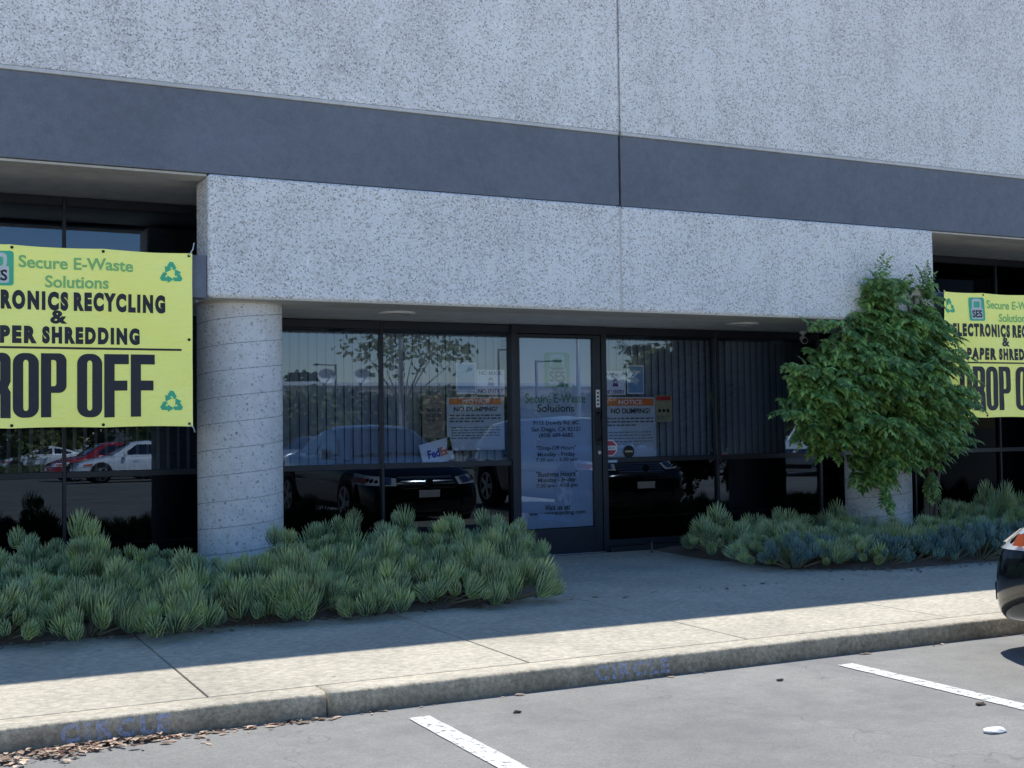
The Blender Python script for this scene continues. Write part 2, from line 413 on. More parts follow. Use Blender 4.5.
# sidewalk slabs with tooled joints
bm=bmesh.new()
jx=[-14,-7,-4.4,-2.9,-.3,1.25,2.89,4.27,5.8,7.3,8.8,10.3,11.8,14,24]
for a,b_ in zip(jx[:-1],jx[1:]):
    box(bm,a+.004,b_-.004,YJ+.007,10.36,-.05,ZS,bev=.006,seg=2)
sw=mesh_obj('sidewalk',bm,M_walk); tag(sw,kind='structure')
bm=bmesh.new(); quad(bm,[(-14,YJ-.002,ZS-.012),(24,YJ-.002,ZS-.012),(24,10.4,ZS-.012),(-14,10.4,ZS-.012)])
tag(mesh_obj('joint_dirt',bm,M_soil),kind='structure')

# CIRCLE stencils on kerb face
for i,(x0,x1) in enumerate(((.594,1.045),(3.17,3.62))):
    bm=text_bm('CIRCLE',x0,x1,.018,.096,YC-.004,thick=.05,font_space=1.3)
    for v in bm.verts: v.co.y += .012*(v.co.z/ZS)-.004
    o=mesh_obj('kerb_stencil',bm,M_stencil)
    tag(o,('faded blue word CIRCLE stencilled on the kerb face beside the dry leaves','faded blue word CIRCLE stencilled on the kerb below the entrance path')[i],'stencil','kerb stencils')

# beds of soil
def bed(name,pts,label):
    bm=bmesh.new()
    n=len(pts)
    cx=sum(p[0] for p in pts)/n; cy=sum(p[1] for p in pts)/n
    outer=[]
    for i in range(n):
        a=Vector(pts[i]);b_=Vector(pts[(i+1)%n])
        for k in range(8):
            p=a.lerp(b_,k/8); j=.05*noise.noise(Vector((p.x*2.3,p.y*2.3,0)))
            outer.append((p.x+j,p.y+j))
    o=[bm.verts.new((x,y,ZS+.003)) for x,y in outer]
    m=[bm.verts.new((x+(cx-x)*.06,y+(cy-y)*.1,ZS+.045)) for x,y in outer]
    for i in range(len(o)):
        j=(i+1)%len(o); bm.faces.new((o[i],o[j],m[j],m[i]))
    bm.faces.new(m)
    return tag(mesh_obj(name,bm,M_soil),label,'soil',kind='structure')
BEDL=[(-6,7.67),(3.6,7.70),(4.2,7.98),(4.58,8.5),(4.7,10.3),(-6,10.3)]
BEDR=[(6.6,10.3),(6.52,9.4),(6.74,8.26),(7.3,7.84),(12.5,7.68),(12.5,10.3)]
bed('planting_bed',BEDL,None); bed('planting_bed',BEDR,None)

# ------------------------------------------------------------------ THE BUILDING
bld=empty('commercial_building',(5.5,YB,ZS)); tag(bld,'two storey commercial building with pebbled concrete walls and slate blue band','building')
def bpart(name,bm,mat,smooth=False,parent=None):
    o=mesh_obj(name,bm,mat,smooth=smooth)
    if parent is None:
        o.parent=bld; o.matrix_parent_inverse=Matrix.Translation(bld.location).inverted()
    else:
        o.parent=parent; o.matrix_parent_inverse=Matrix.Translation(bld.location).inverted() if False else Matrix.Identity(4)
    return o
# upper wall panels with a vertical joint at x=5.51
JX=5.51
panels=[(-14,-1.62),(-1.60,JX-.011),(JX+.011,12.6),(12.62,24)]
for a,b_ in panels:
    bm=bmesh.new(); box(bm,a,b_,YB,YB+.22,ZT+.03,ZR,bev=.008)
    bpart('wall_panel',bm,M_agg)
    bm=bmesh.new(); box(bm,a+.002,b_-.002,YB-.004,YB+.2,ZT-.002,ZT+.027,bev=.006)
    bpart('smooth_border',bm,M_smooth)
    bm=bmesh.new(); box(bm,a,b_,YB+.012,YB+.2,ZB,ZT-.004,bev=.004)
    bpart('painted_band',bm,M_band)
bm=bmesh.new(); wall_rect(bm,-14,24,ZL,ZR,YB+.15)
bm.faces.ensure_lookup_table()
for v in bm.verts: v.co.z=max(v.co.z,ZB+.05)
bpart('joint_backing',bm,M_darkwall)
for zz in (0,):
    bm=bmesh.new(); box(bm,JX-.011,JX-.006,YB+.001,YB+.02,ZT+.03,ZR)
    bpart('joint_sealant',bm,M_smooth)
# roof and rear mass (also casts the shadow on the pavement)
bm=bmesh.new(); box(bm,-14,24,YB+.225,24,ZB+.12,ZR-.05); bpart('roof',bm,M_darkwall)
# lintels
def lintel(x0,x1,split=None):
    seg=[(x0,split-.008),(split+.008,x1)] if split else [(x0,x1)]
    for a,b_ in seg:
        bm=bmesh.new(); box(bm,a,b_,YB,YB+.41,ZL,ZB-.004,bev=.028,seg=4)
        bpart('lintel',bm,M_agg,smooth=False)
    if split:
        bm=bmesh.new(); box(bm,split-.009,split+.009,YB+.02,YB+.38,ZL+.01,ZB-.006); bpart('joint_sealant',bm,M_smooth)
    # cast smooth lower lip
    bm=bmesh.new(); box(bm,x0+.03,x1-.03,YB+.012,YB+.40,ZL-.006,ZL+.012,bev=.004); bpart('smooth_border',bm,flatlip)
flatlip=mk_concrete('buff_concrete_lip',(.68,.64,.56),.85)
lintel(LX0,LX1,JX); lintel(-9.0,-1.62); lintel(12.7,19.8)
# soffits
bm=bmesh.new(); box(bm,LX0,LX1,YB+.41,YG+.03,ZL,ZL+.1); bpart('soffit',bm,M_soffit)
bm=bmesh.new(); box(bm,-1.62,2.72,YB+.235,YG+.06,ZB+.02,ZB+.1); bpart('soffit',bm,M_soffit)
bm=bmesh.new(); box(bm,8.3,12.7,YB+.235,YG+.06,ZB+.02,ZB+.1); bpart('soffit',bm,M_soffit)
for a,b_ in ((-1.62,LX0-.002),(LX1+.002,12.7)):
    bm=bmesh.new(); box(bm,a,b_,YB+.03,YB+.232,ZB-.022,ZB-.004,bev=.003); bpart('soffit_trim',bm,flatlip)
# dark returns above the low soffit, seen at the ends of the open bays
for x in (2.70,8.32):
    bm=bmesh.new(); box(bm,x-.018,x+.018,YB+.42,YG+.02,ZL+.002,ZB+.01); bpart('return_wall',bm,M_darkwall)
# grey crossbeams of the open bays
for a,b_ in ((-1.62,LX0-.004),(LX1+.004,12.7)):
    bm=bmesh.new(); box(bm,a,b_,YB+.03,YB+.17,ZL-.005,2.61,bev=.006); bpart('crossbeam',bm,M_band)
# columns with spiral form marks
def column(cx,cy,r):
    bm=bmesh.new(); seg=64; nz=90; H=ZL-.006-ZS+.03
    rows=[]
    for i in range(nz+1):
        z=ZS-.03+H*i/nz; row=[]
        for k in range(seg):
            a=2*math.pi*k/seg
            row.append(bm.verts.new((cx+r*math.cos(a),cy+r*math.sin(a),z)))
        rows.append(row)
    for i in range(nz):
        for k in range(seg):
            bm.faces.new((rows[i][k],rows[i][(k+1)%seg],rows[i+1][(k+1)%seg],rows[i+1][k]))
    bm.faces.new(rows[-1]);
    c=bpart('column',bm,M_column,smooth=True)
    # spiral seam: thin dark line climbing around the shaft
    bm=bmesh.new(); pitch=.195; steps=int(H/pitch*48); prev=None
    for i in range(steps+1):
        a=2*math.pi*i/48+.6; z=ZS+pitch*i/48
        if z>ZL-.03: break
        rr=r+.0022
        p=(cx+rr*math.cos(a),cy+rr*math.sin(a))
        v=(bm.verts.new((p[0],p[1],z)),bm.verts.new((p[0],p[1],z+.005)))
        if prev: bm.faces.new((prev[0],v[0],v[1],prev[1]))
        prev=v
    s=mesh_obj('spiral_seam',bm,M_seam,parent=c); 
    bm=bmesh.new(); cyl(bm,(cx,cy,ZL-.012),r+.004,.014,64)
    s=mesh_obj('cap_ring',bm,flatlip,parent=c)
    return c
M_seam=flat('form_seam',(.34,.34,.36),.9,var=.5,sc=12)
column(2.336,9.49,.323); column(8.745,9.49,.323); column(-1.97,9.49,.323); column(13.05,9.49,.323)

# glazing
u=1.3
MX=[-9.9,-8.55,-7.2,-5.55,-4.2,-2.86,-1.52,-.18,1.157,2.505,3.85]
MX2=[7.49,8.83,10.17,11.5,12.85,14.2,15.6,17]
DL,DR=5.16,6.14
ZR0,ZR1=.748*u,.786*u
def topz(a,b_): return ZL-.004 if a>LX0-.1 and b_<LX1+.1 else ZB+.015
def bar(bm,x0,x1,z0,z1,y0=YG-.035,y1=YG+.055): box(bm,x0,x1,y0,y1,z0,z1,bev=.003,seg=1)
fr=empty('window_wall',(0,0,0)); fr.parent=bld; fr.matrix_parent_inverse=Matrix.Translation(bld.location).inverted(); 
def window(a,b_,cut=None):
    """one window bay between mullion centres: panes, rail, blinds"""
    zt=topz(a,b_)
    bm=bmesh.new(); zs=ZS+.05
    bar(bm,a-.013,a+.013,zs,zt)
    bar(bm,a+.014,b_-.014,ZR0,ZR1)
    bar(bm,a+.014,b_-.014,zt-.075,zt-.003)
    bar(bm,a+.014,b_-.014,zs,zs+.06)
    w=bpart('window',bm,M_frame)
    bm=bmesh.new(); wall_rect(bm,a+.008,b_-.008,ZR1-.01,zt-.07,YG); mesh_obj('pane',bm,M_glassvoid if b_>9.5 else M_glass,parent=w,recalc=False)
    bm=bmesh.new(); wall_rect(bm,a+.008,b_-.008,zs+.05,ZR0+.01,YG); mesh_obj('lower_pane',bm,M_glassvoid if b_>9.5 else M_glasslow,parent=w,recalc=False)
    bm=bmesh.new(); bar(bm,a+.014,b_-.014,zt-.079,zt-.076,YG-.02,YG+.02); mesh_obj('gasket',bm,M_gasket,parent=w)
    return w
def blinds(x0,x1,z0,z1,ang,y=YG+.16):
    bm=bmesh.new(); x=x0
    while x<x1:
        a=R(ang+random.uniform(-4,4)); w=.036; c,s=math.cos(a)*w,math.sin(a)*w
        pts=[]
        for k,t in enumerate((-1,-.33,.33,1)):
            bulge=.010*(1-t*t)
            pts.append((x+c*t+bulge*math.sin(a),y+s*t-bulge*math.cos(a)))
        for k in range(3):
            quad(bm,[(pts[k][0],pts[k][1],z0+random.uniform(0,.004)),(pts[k+1][0],pts[k+1][1],z0),(pts[k+1][0],pts[k+1][1],z1),(pts[k][0],pts[k][1],z1)])
        x+=.083
    return bpart('vertical_blinds',bm,M_blind)
allm=MX+[DL]
for a,b_ in zip(MX[:-1],MX[1:]): window(a,b_)
window(3.85,DL)
window(DR,7.49)
for a,b_ in zip(MX2[:-1],MX2[1:]): window(a,b_)
blinds(2.6,5.1,ZR1-.02,ZL-.1,0); blinds(6.2,8.75,ZR1-.02,ZL-.1,0); blinds(-1.4,2.4,ZR1-.02,ZB-.4,62)
# concrete sill under the frames
bm=bmesh.new(); box(bm,-14,DL-.02,YG-.10,YG+.12,ZS-.04,ZS+.048,bev=.006); bpart('sill',bm,M_darkwall)
bm=bmesh.new(); box(bm,DR+.02,24,YG-.10,YG+.12,ZS-.04,ZS+.048,bev=.006); bpart('sill',bm,M_darkwall)
# dim room behind
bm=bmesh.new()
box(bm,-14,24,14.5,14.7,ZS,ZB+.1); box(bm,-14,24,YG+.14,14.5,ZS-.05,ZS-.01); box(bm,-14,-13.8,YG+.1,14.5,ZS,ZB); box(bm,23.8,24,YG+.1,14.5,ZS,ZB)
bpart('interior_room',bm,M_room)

# ---- door
door=empty('entrance_door',(0,0,0)); door.parent=bld; door.matrix_parent_inverse=Matrix.Translation(bld.location).inverted()
def dpart(name,bm,mat,smooth=False): return mesh_obj(name,bm,mat,parent=door,smooth=smooth)
bm=bmesh.new()
bar(bm,DL-.026,DL+.03,ZS,ZL-.004,YG-.06,YG+.06); bar(bm,DR-.03,DR+.026,ZS,ZL-.004,YG-.06,YG+.06); bar(bm,DL+.031,DR-.031,ZL-.085,ZL-.004,YG-.06,YG+.06)
dpart('door_frame',bm,M_frame)
gx0,gx1,gz0,gz1=5.225,6.022,.355,2.185
bm=bmesh.new()
bar(bm,DL+.034,gx0,ZS+.012,ZL-.09,YG-.045,YG+.01); bar(bm,gx1,DR-.034,ZS+.012,ZL-.09,YG-.045,YG+.01)
bar(bm,gx0+.001,gx1-.001,ZS+.012,gz0,YG-.045,YG+.01); bar(bm,gx0+.001,gx1-.001,gz1,ZL-.09,YG-.045,YG+.01)
dpart('door_leaf',bm,M_frame)
bm=bmesh.new(); wall_rect(bm,gx0,gx1,gz0,gz1,YG-.02); mesh_obj('pane',bm,M_glassdoor,parent=door,recalc=False)
bm=bmesh.new(); tube(bm,[(DR-.075,YG-.05,1.20),(DR-.075,YG-.11,1.20),(DR-.075,YG-.11,1.46),(DR-.075,YG-.05,1.46)],.013,8); dpart('pull_handle',bm,M_frame,True)
bm=bmesh.new(); box(bm,DR-.105,DR-.045,YG-.056,YG-.045,1.15,1.50,bev=.004); dpart('handle_plate',bm,M_plastic)
bm=bmesh.new(); cyl(bm,(DR-.07,YG-.052,1.075),.018,.02,20,'Y'); dpart('lock_cylinder',bm,M_steel,False)
bm=bmesh.new(); box(bm,DL+.035,DR-.035,YG-.1,YG+.08,ZS+.001,ZS+.011,bev=.003); dpart('threshold',bm,M_steel)
bm=bmesh.new(); box(bm,DL+.03,DR-.03,YG+.14,YG+.15,gz0-.2,ZL); 

# sticker PUSH strip on door stile
st=empty('door_sticker',(DR-.075,YG-.052,1.60)); tag(st,'narrow white strip sticker with black marks on the door stile above the handle','sticker')
bm=bmesh.new(); box(bm,-.022,.022,-.001,.0,-.085,.085); mesh_obj('strip',bm,M_paper,parent=st)
bm=bmesh.new()
for k,zz in enumerate((-.055,-.018,.018,.055)): cyl(bm,(0,-.003,zz),.011,.002,10,'Y'); 
mesh_obj('marks',bm,M_black,parent=st)

# ---- poster in the door
dp=empty('door_poster',((gx0+gx1)/2,YG-.005,gz0)); tag(dp,'full height white business hours poster behind the glass of the entrance door','poster')
def loc(o,*a): return o
pw=(gx1-gx0)/2-.006
bm=bmesh.new(); box(bm,-pw,pw,0,.004,.01,gz1-gz0-.01); mesh_obj('sheet',bm,flat('poster_sheet',(.58,.61,.66),.6,var=.04),parent=dp)
PH=gz1-gz0
def ptxt(s,cx,w,zt,h,thick=.01,mat=M_black,parent=dp,name='lettering',y=-.003):
    bm=text_bm(s,cx-w/2,cx+w/2,zt-h,zt,y,thick=thick); return mesh_obj(name,bm,mat,parent=parent,recalc=False)
def fz(py): # photo row on the poster -> height within it
    return PH*(1-(py-337.5)/(528.5-337.5))
# logo
M_pgreen=flat('poster_green',(.16,.40,.22),.6); M_ptext=flat('poster_ink',(.012,.014,.03),.6); M_poliv=flat('poster_green_ink',(.16,.30,.16),.6)
def lock_logo(parent,cx,zb,w,h,y,mg,mw,mk,suffix=''):
    """rounded square with a padlock: shackle above a white body lettered SES"""
    bm=bmesh.new(); poly_shape(bm,[rrect(cx-w/2,cx+w/2,zb,zb+h,.1*w)],y); a=mesh_obj('logo_square',bm,mg,parent=parent,recalc=False)
    bm=bmesh.new()
    poly_shape(bm,[rrect(cx-.36*w,cx+.36*w,zb+.08*h,zb+.56*h,.06*w)],y-.0015)
    poly_shape(bm,[rrect(cx-.29*w,cx+.29*w,zb+.50*h,zb+.94*h,.14*w), rrect(cx-.19*w,cx+.19*w,zb+.57*h,zb+.84*h,.07*w)],y-.0015)
    b_=mesh_obj('padlock',bm,mw,parent=a,recalc=False)
    bm=text_bm('SES',cx-.31*w,cx+.31*w,zb+.16*h,zb+.46*h,y-.003,thick=.015); mesh_obj('lettering',bm,mk,parent=a,recalc=False)
lock_logo(dp,0.02,fz(387),.275,fz(352)-fz(387),-.002,M_pgreen,flat('poster_pale',(.50,.60,.62),.6),M_ptext)
ptxt('Secure E-Waste',0,.66,fz(393.5),.09,.012,M_poliv); ptxt('Solutions',0,.40,fz(404),.075,.012,M_ptext)
for s,w,py,h in (('9115 Dowdy Rd. #C',.50,420.5,.05),('San Diego, CA 92121',.53,427,.052),('(858) 689-6682',.37,433,.05),
                 ('"Drop-Off Hours"',.43,445.5,.052),('Monday - Friday',.41,452,.052),('7:30 am - 3:30 pm',.45,457.6,.046),
                 ('"Business Hours"',.45,471,.052),('Monday - Friday',.41,477.6,.052),('7:30 am - 4:30 pm',.45,483.4,.046),
                 ('Visit us at:',.27,504.5,.05),('www.sesrecycling.com',.62,510.5,.05)):
    ptxt(s,0,w,fz(py),h,.018,M_ptext)
# two small tape marks and a taped strip at the bottom of the poster
tp=empty('tape_strip',((gx0+gx1)/2-.02,YG-.006,gz0+.085)); tag(tp,'pale torn strip taped near the bottom of the door poster','tape')
bm=bmesh.new(); poly_shape(bm,[[(-.20,.02),(.14,-.03),(.18,-.02),(.15,.02),(.05,.04),(-.19,.075)]],-.004); mesh_obj('strip',bm,flat('tape',(.62,.68,.78),.6),parent=tp,recalc=False)

# ---- signs inside the windows
YS=YG+.012
def sheet(o,x0,x1,z0,z1,mat,y=0,name='sheet',rot=0):
    bm=bmesh.new(); box(bm,x0,x1,y,y+.003,z0,z1); return mesh_obj(name,bm,mat,parent=o)
M_orange=flat('orange_print',(.75,.20,.045),.6,var=.05)
M_paperg=flat('matte_paper',(.56,.60,.66),.7,var=.04)
M_paperw=flat('pale_paper',(.78,.80,.86),.7,var=.03)
M_blueprint=flat('blue_print',(.22,.38,.58),.6); M_pbrown=flat('brown_print',(.30,.22,.19),.6); M_yell=flat('yellow_print',(.40,.37,.24),.6)
M_redp=flat('red_print',(.60,.04,.05),.6); M_purp=flat('violet_print',(.10,.04,.25),.6)
def scribble(o,cx,w,z,n,dz,mat=M_greyink,h=.010):
    """rows of print too small to read, as broken ruled strokes"""
    bm=bmesh.new()
    for i in range(n):
        x=cx-w/2; zz=z-i*dz; end=cx+w/2*(1 if i<n-1 else .3)
        while x<end-.01:
            l=random.uniform(.02,.06); l=min(l,end-x)
            quad(bm,[(x,-.002,zz),(x+l,-.002,zz),(x+l,-.002,zz+h),(x,-.002,zz+h)]); x+=l+.012
    return mesh_obj('fine_print',bm,mat,parent=o,recalc=False)
def notice_sign(cx,zt,w,h,label):
    o=empty('notice_sign',(cx,YS,zt-h)); tag(o,label,'sign','notices against dumping')
    sheet(o,-w/2,w/2,0,h,M_paperg)
    bm=bmesh.new(); wall_rect(bm,-w*.46,w*.46,h*.86,h*.975,-.0015); mesh_obj('orange_band',bm,M_orange,parent=o,recalc=False)
    ptxt('NOTICE',0,w*.46,h*.955,h*.075,.02,M_paperw,o,y=-.003)
    ptxt('NO DUMPING!',0,w*.76,h*.815,h*.085,.025,M_black,o)
    scribble(o,0,w*.9,h*.64,3,h*.055,h=.014); scribble(o,0,w*.86,h*.42,5,h*.05,h=.008)
    return o
def mask_sign(cx,zt,w,h,label,ext=None):
    o=empty('mask_sign',(cx,YS+.001,zt-h)); tag(o,label,'sign','face mask rule signs')
    sheet(o,-w/2,w/2,0,h,M_paperw)
    ptxt('NO MASK',0,w*.84,h*.95,h*.17,.02,M_purp,o); ptxt('NO ENTRY',0,w*.9,h*.22,h*.17,.02,M_purp,o)
    bm=bmesh.new()
    cyl(bm,(0,-.003,h*.58),h*.105,.002,20,'Y'); poly_shape(bm,[[(-h*.15,h*.36),(h*.15,h*.36),(h*.10,h*.50),(-h*.10,h*.50)]],-.003)
    ic=mesh_obj('masked_face_icon',bm,M_purp,parent=o)
    bm=bmesh.new(); poly_shape(bm,[rrect(-h*.07,h*.07,h*.50,h*.585,.02*h)],-.006); mesh_obj('mask',bm,M_paperw,parent=ic,recalc=False)
    return o
def framed_sign(cx,zt,w,h,label,body,emblem):
    o=empty('framed_notice',(cx,YS+.002,zt-h)); tag(o,label,'sign','small framed notices')
    sheet(o,-w/2,w/2,0,h,M_paperw); 
    bm=bmesh.new(); wall_rect(bm,-w*.44,w*.44,h*.05,h*.95,-.001); mesh_obj('print',bm,body,parent=o,recalc=False)
    bm=bmesh.new(); poly_shape(bm,[[(0,h*.30),(w*.24,h*.46),(0,h*.62),(-w*.24,h*.46)]],-.003); mesh_obj('emblem',bm,emblem,parent=o,recalc=False)
    bm=bmesh.new(); wall_rect(bm,-w*.3,w*.3,h*.74,h*.82,-.003); mesh_obj('heading',bm,emblem,parent=o,recalc=False)
    return o
# photo pixel -> point on the glass plane (used only to measure positions of things stuck on it)
F=1235.4; YAW,PITCH,ROLL=4.58199665e-01,3.76735301e-02,-1.41960578e-02
def cam_axes():
    cy,sy,cp,sp=math.cos(YAW),math.sin(YAW),math.cos(PITCH),math.sin(PITCH)
    fw=Vector((sy*cp,cy*cp,sp)); r=Vector((cy,-sy,0)); up=r.cross(fw)
    c,s=math.cos(ROLL),math.sin(ROLL)
    return c*r+s*up, -s*r+c*up, fw
CR,CU,CF=cam_axes()
def at(px,py,Y):
    d=CR*(px-512)/F-CU*(py-384)/F+CF; t=Y/d.y
    return d.x*t, 1.3+d.z*t
def span(px0,px1,py0,py1):
    x0,z1=at(px0,py0,YG); x1,_=at(px1,py0,YG); _,z0=at(px0,py1,YG)
    return (x0+x1)/2,z1,x1-x0,z1-z0
c=span(605,656,397,459); notice_sign(c[0],c[1],c[2],c[3],'large NO DUMPING notice taped inside the window right of the door')
c=span(447,504.5,397,440); notice_sign(c[0],c[1],c[2],c[3]*1.25,'large NO DUMPING notice taped inside the window left of the door')
c=span(605.5,626,371,395); mask_sign(c[0],c[1],c[2],c[3],'small NO MASK NO ENTRY sheet in the window right of the door')
c=span(477,505,369.5,394.5); mask_sign(c[0],c[1],c[2],c[3],'small NO MASK NO ENTRY sheet in the window left of the door')
c=span(627.5,644.5,365,394); framed_sign(c[0],c[1],c[2],c[3],'pale framed blue notice with diamond emblem right of the door',M_blueprint,M_paperg)
c=span(456.5,476.5,362.5,394); framed_sign(c[0],c[1],c[2],c[3],'pale framed blue notice with diamond emblem left of the door',M_blueprint,M_blueprint)
# brown sign on the left pane
c=span(423,445,394,438); o=empty('brown_poster',(c[0],YS,c[1]-c[3])); tag(o,'faded brown poster left of the NO DUMPING notice in the left window','poster')
sheet(o,-c[2]/2,c[2]/2,0,c[3],M_pbrown); scribble(o,0,c[2]*.7,c[3]*.6,3,.05,h=.03,mat=M_greyink)
# yellow caution sheet right
c=span(655.5,672.5,395,422); o=empty('caution_sheet',(c[0],YS,c[1]-c[3])); tag(o,'small yellow caution sheet with red heading beside the right notice','sign')
sheet(o,-c[2]/2,c[2]/2,0,c[3],M_yell)
bm=bmesh.new(); wall_rect(bm,-c[2]*.42,c[2]*.42,c[3]*.8,c[3]*.95,-.002); mesh_obj('red_heading',bm,M_redp,parent=o,recalc=False)
bm=bmesh.new()
for k in (-.05,0,.05): cyl(bm,(k,-.003,c[3]*.42),.018,.002,12,'Y')
mesh_obj('icons',bm,M_black,parent=o)
scribble(o,0,c[2]*.8,c[3]*.2,2,.025,h=.008)
# courier sheet, tilted
cx,cz=at(438,452,YG); o=empty('courier_sign',(cx,YS,cz)); o.rotation_euler=(0,R(-13),0)
tag(o,'tilted white courier sign with blue and orange lettering low in the left window','sign')
sheet(o,-.165,.15,-.10,.105,M_paperw)
bm=text_bm('Fed',-.10,.02,-.045,.035,-.003,thick=.03); mesh_obj('lettering',bm,flat('courier_blue',(.05,.03,.40),.6),parent=o,recalc=False)
bm=text_bm('Ex',.025,.105,-.045,.035,-.003,thick=.03); mesh_obj('lettering',bm,M_orange,parent=o,recalc=False)
# octagon security sticker
cx,cz=at(609.8,448,YG); o=empty('octagon_sticker',(cx,YG-.004,cz)); tag(o,'red and white octagonal security sticker on the window beside the door handle','sticker')
def ngon(n,r,off=0): return [(r*math.cos(2*math.pi*(i+off)/n),r*math.sin(2*math.pi*(i+off)/n)) for i in range(n)]
bm=bmesh.new(); poly_shape(bm,[ngon(8,.088,.5)],0); mesh_obj('white_border',bm,flat('sticker_white',(.75,.75,.78),.5),parent=o,recalc=False)
bm=bmesh.new(); poly_shape(bm,[ngon(8,.074,.5)],-.001); mesh_obj('red_field',bm,flat('sticker_red',(.50,.06,.12),.5),parent=o,recalc=False)
bm=bmesh.new(); wall_rect(bm,-.074,.074,-.022,.022,-.002); b2=mesh_obj('band',bm,M_paper,parent=o,recalc=False)
bm=bmesh.new()
for k in range(6): wall_rect(bm,-.055+k*.019,-.043+k*.019,-.009,.009,-.003)
mesh_obj('fine_print',bm,M_blueprint,parent=b2,recalc=False)
cx,cz=at(610,461.2,YG); o=empty('label_sticker',(cx,YG-.037,cz)); tag(o,'tiny blue and white label under the octagonal sticker','sticker')
bm=bmesh.new(); wall_rect(bm,-.062,.062,-.014,.014,0); mesh_obj('sheet',bm,M_blueprint,parent=o,recalc=False)
bm=bmesh.new()
for k in range(5): wall_rect(bm,-.05+k*.021,-.036+k*.021,-.006,.006,-.001)
mesh_obj('fine_print',bm,M_paper,parent=o,recalc=False)
cx,cz=at(628.7,451.5,YG); o=empty('round_sticker',(cx,YG-.004,cz)); tag(o,'round black sticker with yellow print at the foot of the right notice','sticker')
bm=bmesh.new(); poly_shape(bm,[ngon(28,.062)],0); mesh_obj('disc',bm,M_black,parent=o,recalc=False)
bm=bmesh.new(); wall_rect(bm,-.045,.045,-.008,.010,-.001); mesh_obj('print',bm,M_yell,parent=o,recalc=False)

# soffit downlights
for x in (3.70,7.25):
    d=empty('downlight',(0,0,0)); d.parent=bld; d.matrix_parent_inverse=Matrix.Translation(bld.location).inverted()
    bm=bmesh.new(); r0,r1=.115,.155; n=40
    A=[bm.verts.new((x+r1*math.cos(2*math.pi*k/n),9.66+r1*math.sin(2*math.pi*k/n),ZL-.004)) for k in range(n)]
    B=[bm.verts.new((x+r1*math.cos(2*math.pi*k/n),9.66+r1*math.sin(2*math.pi*k/n),ZL-.022)) for k in range(n)]
    C_=[bm.verts.new((x+r0*math.cos(2*math.pi*k/n),9.66+r0*math.sin(2*math.pi*k/n),ZL-.024)) for k in range(n)]
    for k in range(n):
        j=(k+1)%n; bm.faces.new((A[k],A[j],B[j],B[k])); bm.faces.new((B[k],B[j],C_[j],C_[k]))
    mesh_obj('trim_ring',bm,M_white,parent=d)
    bm=bmesh.new(); cyl(bm,(x,9.66,ZL-.006),r0,.006,40); mesh_obj('lens',bm,flat('downlight_lens',(.38,.37,.34),.3),parent=d)
# small white spotlight / camera at the right end of the header
cx,cz=at(803,332,10.25); sp=empty('security_camera',(cx,10.25,ZL)); tag(sp,'small white security camera under the soffit beside the climbing vine','camera')
bm=bmesh.new(); cyl(bm,(0,0,-.02),.035,.03,20); tube(bm,[(0,0,-.03),(0,0,-.07)],.012,8); mesh_obj('mount',bm,M_white,parent=sp,smooth=False)
bm=bmesh.new(); tube(bm,[(.03,.05,-.075),(0,-.0,-.09),(-.03,-.06,-.11)],[.03,.035,.035],14); mesh_obj('housing',bm,M_white,parent=sp)
bm=bmesh.new(); tube(bm,[(-.030,-.06,-.11),(-.032,-.064,-.112)],[.028,.028],14); mesh_obj('lens',bm,M_black,parent=sp)

# sprinkler riser by the path
cx=at(652,553,10.1)[0]; sr=empty('sprinkler_riser',(cx,10.1,ZS)); tag(sr,'thin sprinkler riser pipe standing at the edge of the path right of the door','pipe')
bm=bmesh.new(); tube(bm,[(0,0,0),(0,0,.10)],.011,8); mesh_obj('pipe',bm,M_pole,parent=sr)
bm=bmesh.new(); tube(bm,[(0,0,.10),(0,0,.115),(0,0,.13)],[.02,.022,.012],10); mesh_obj('nozzle',bm,M_plastic,parent=sr)

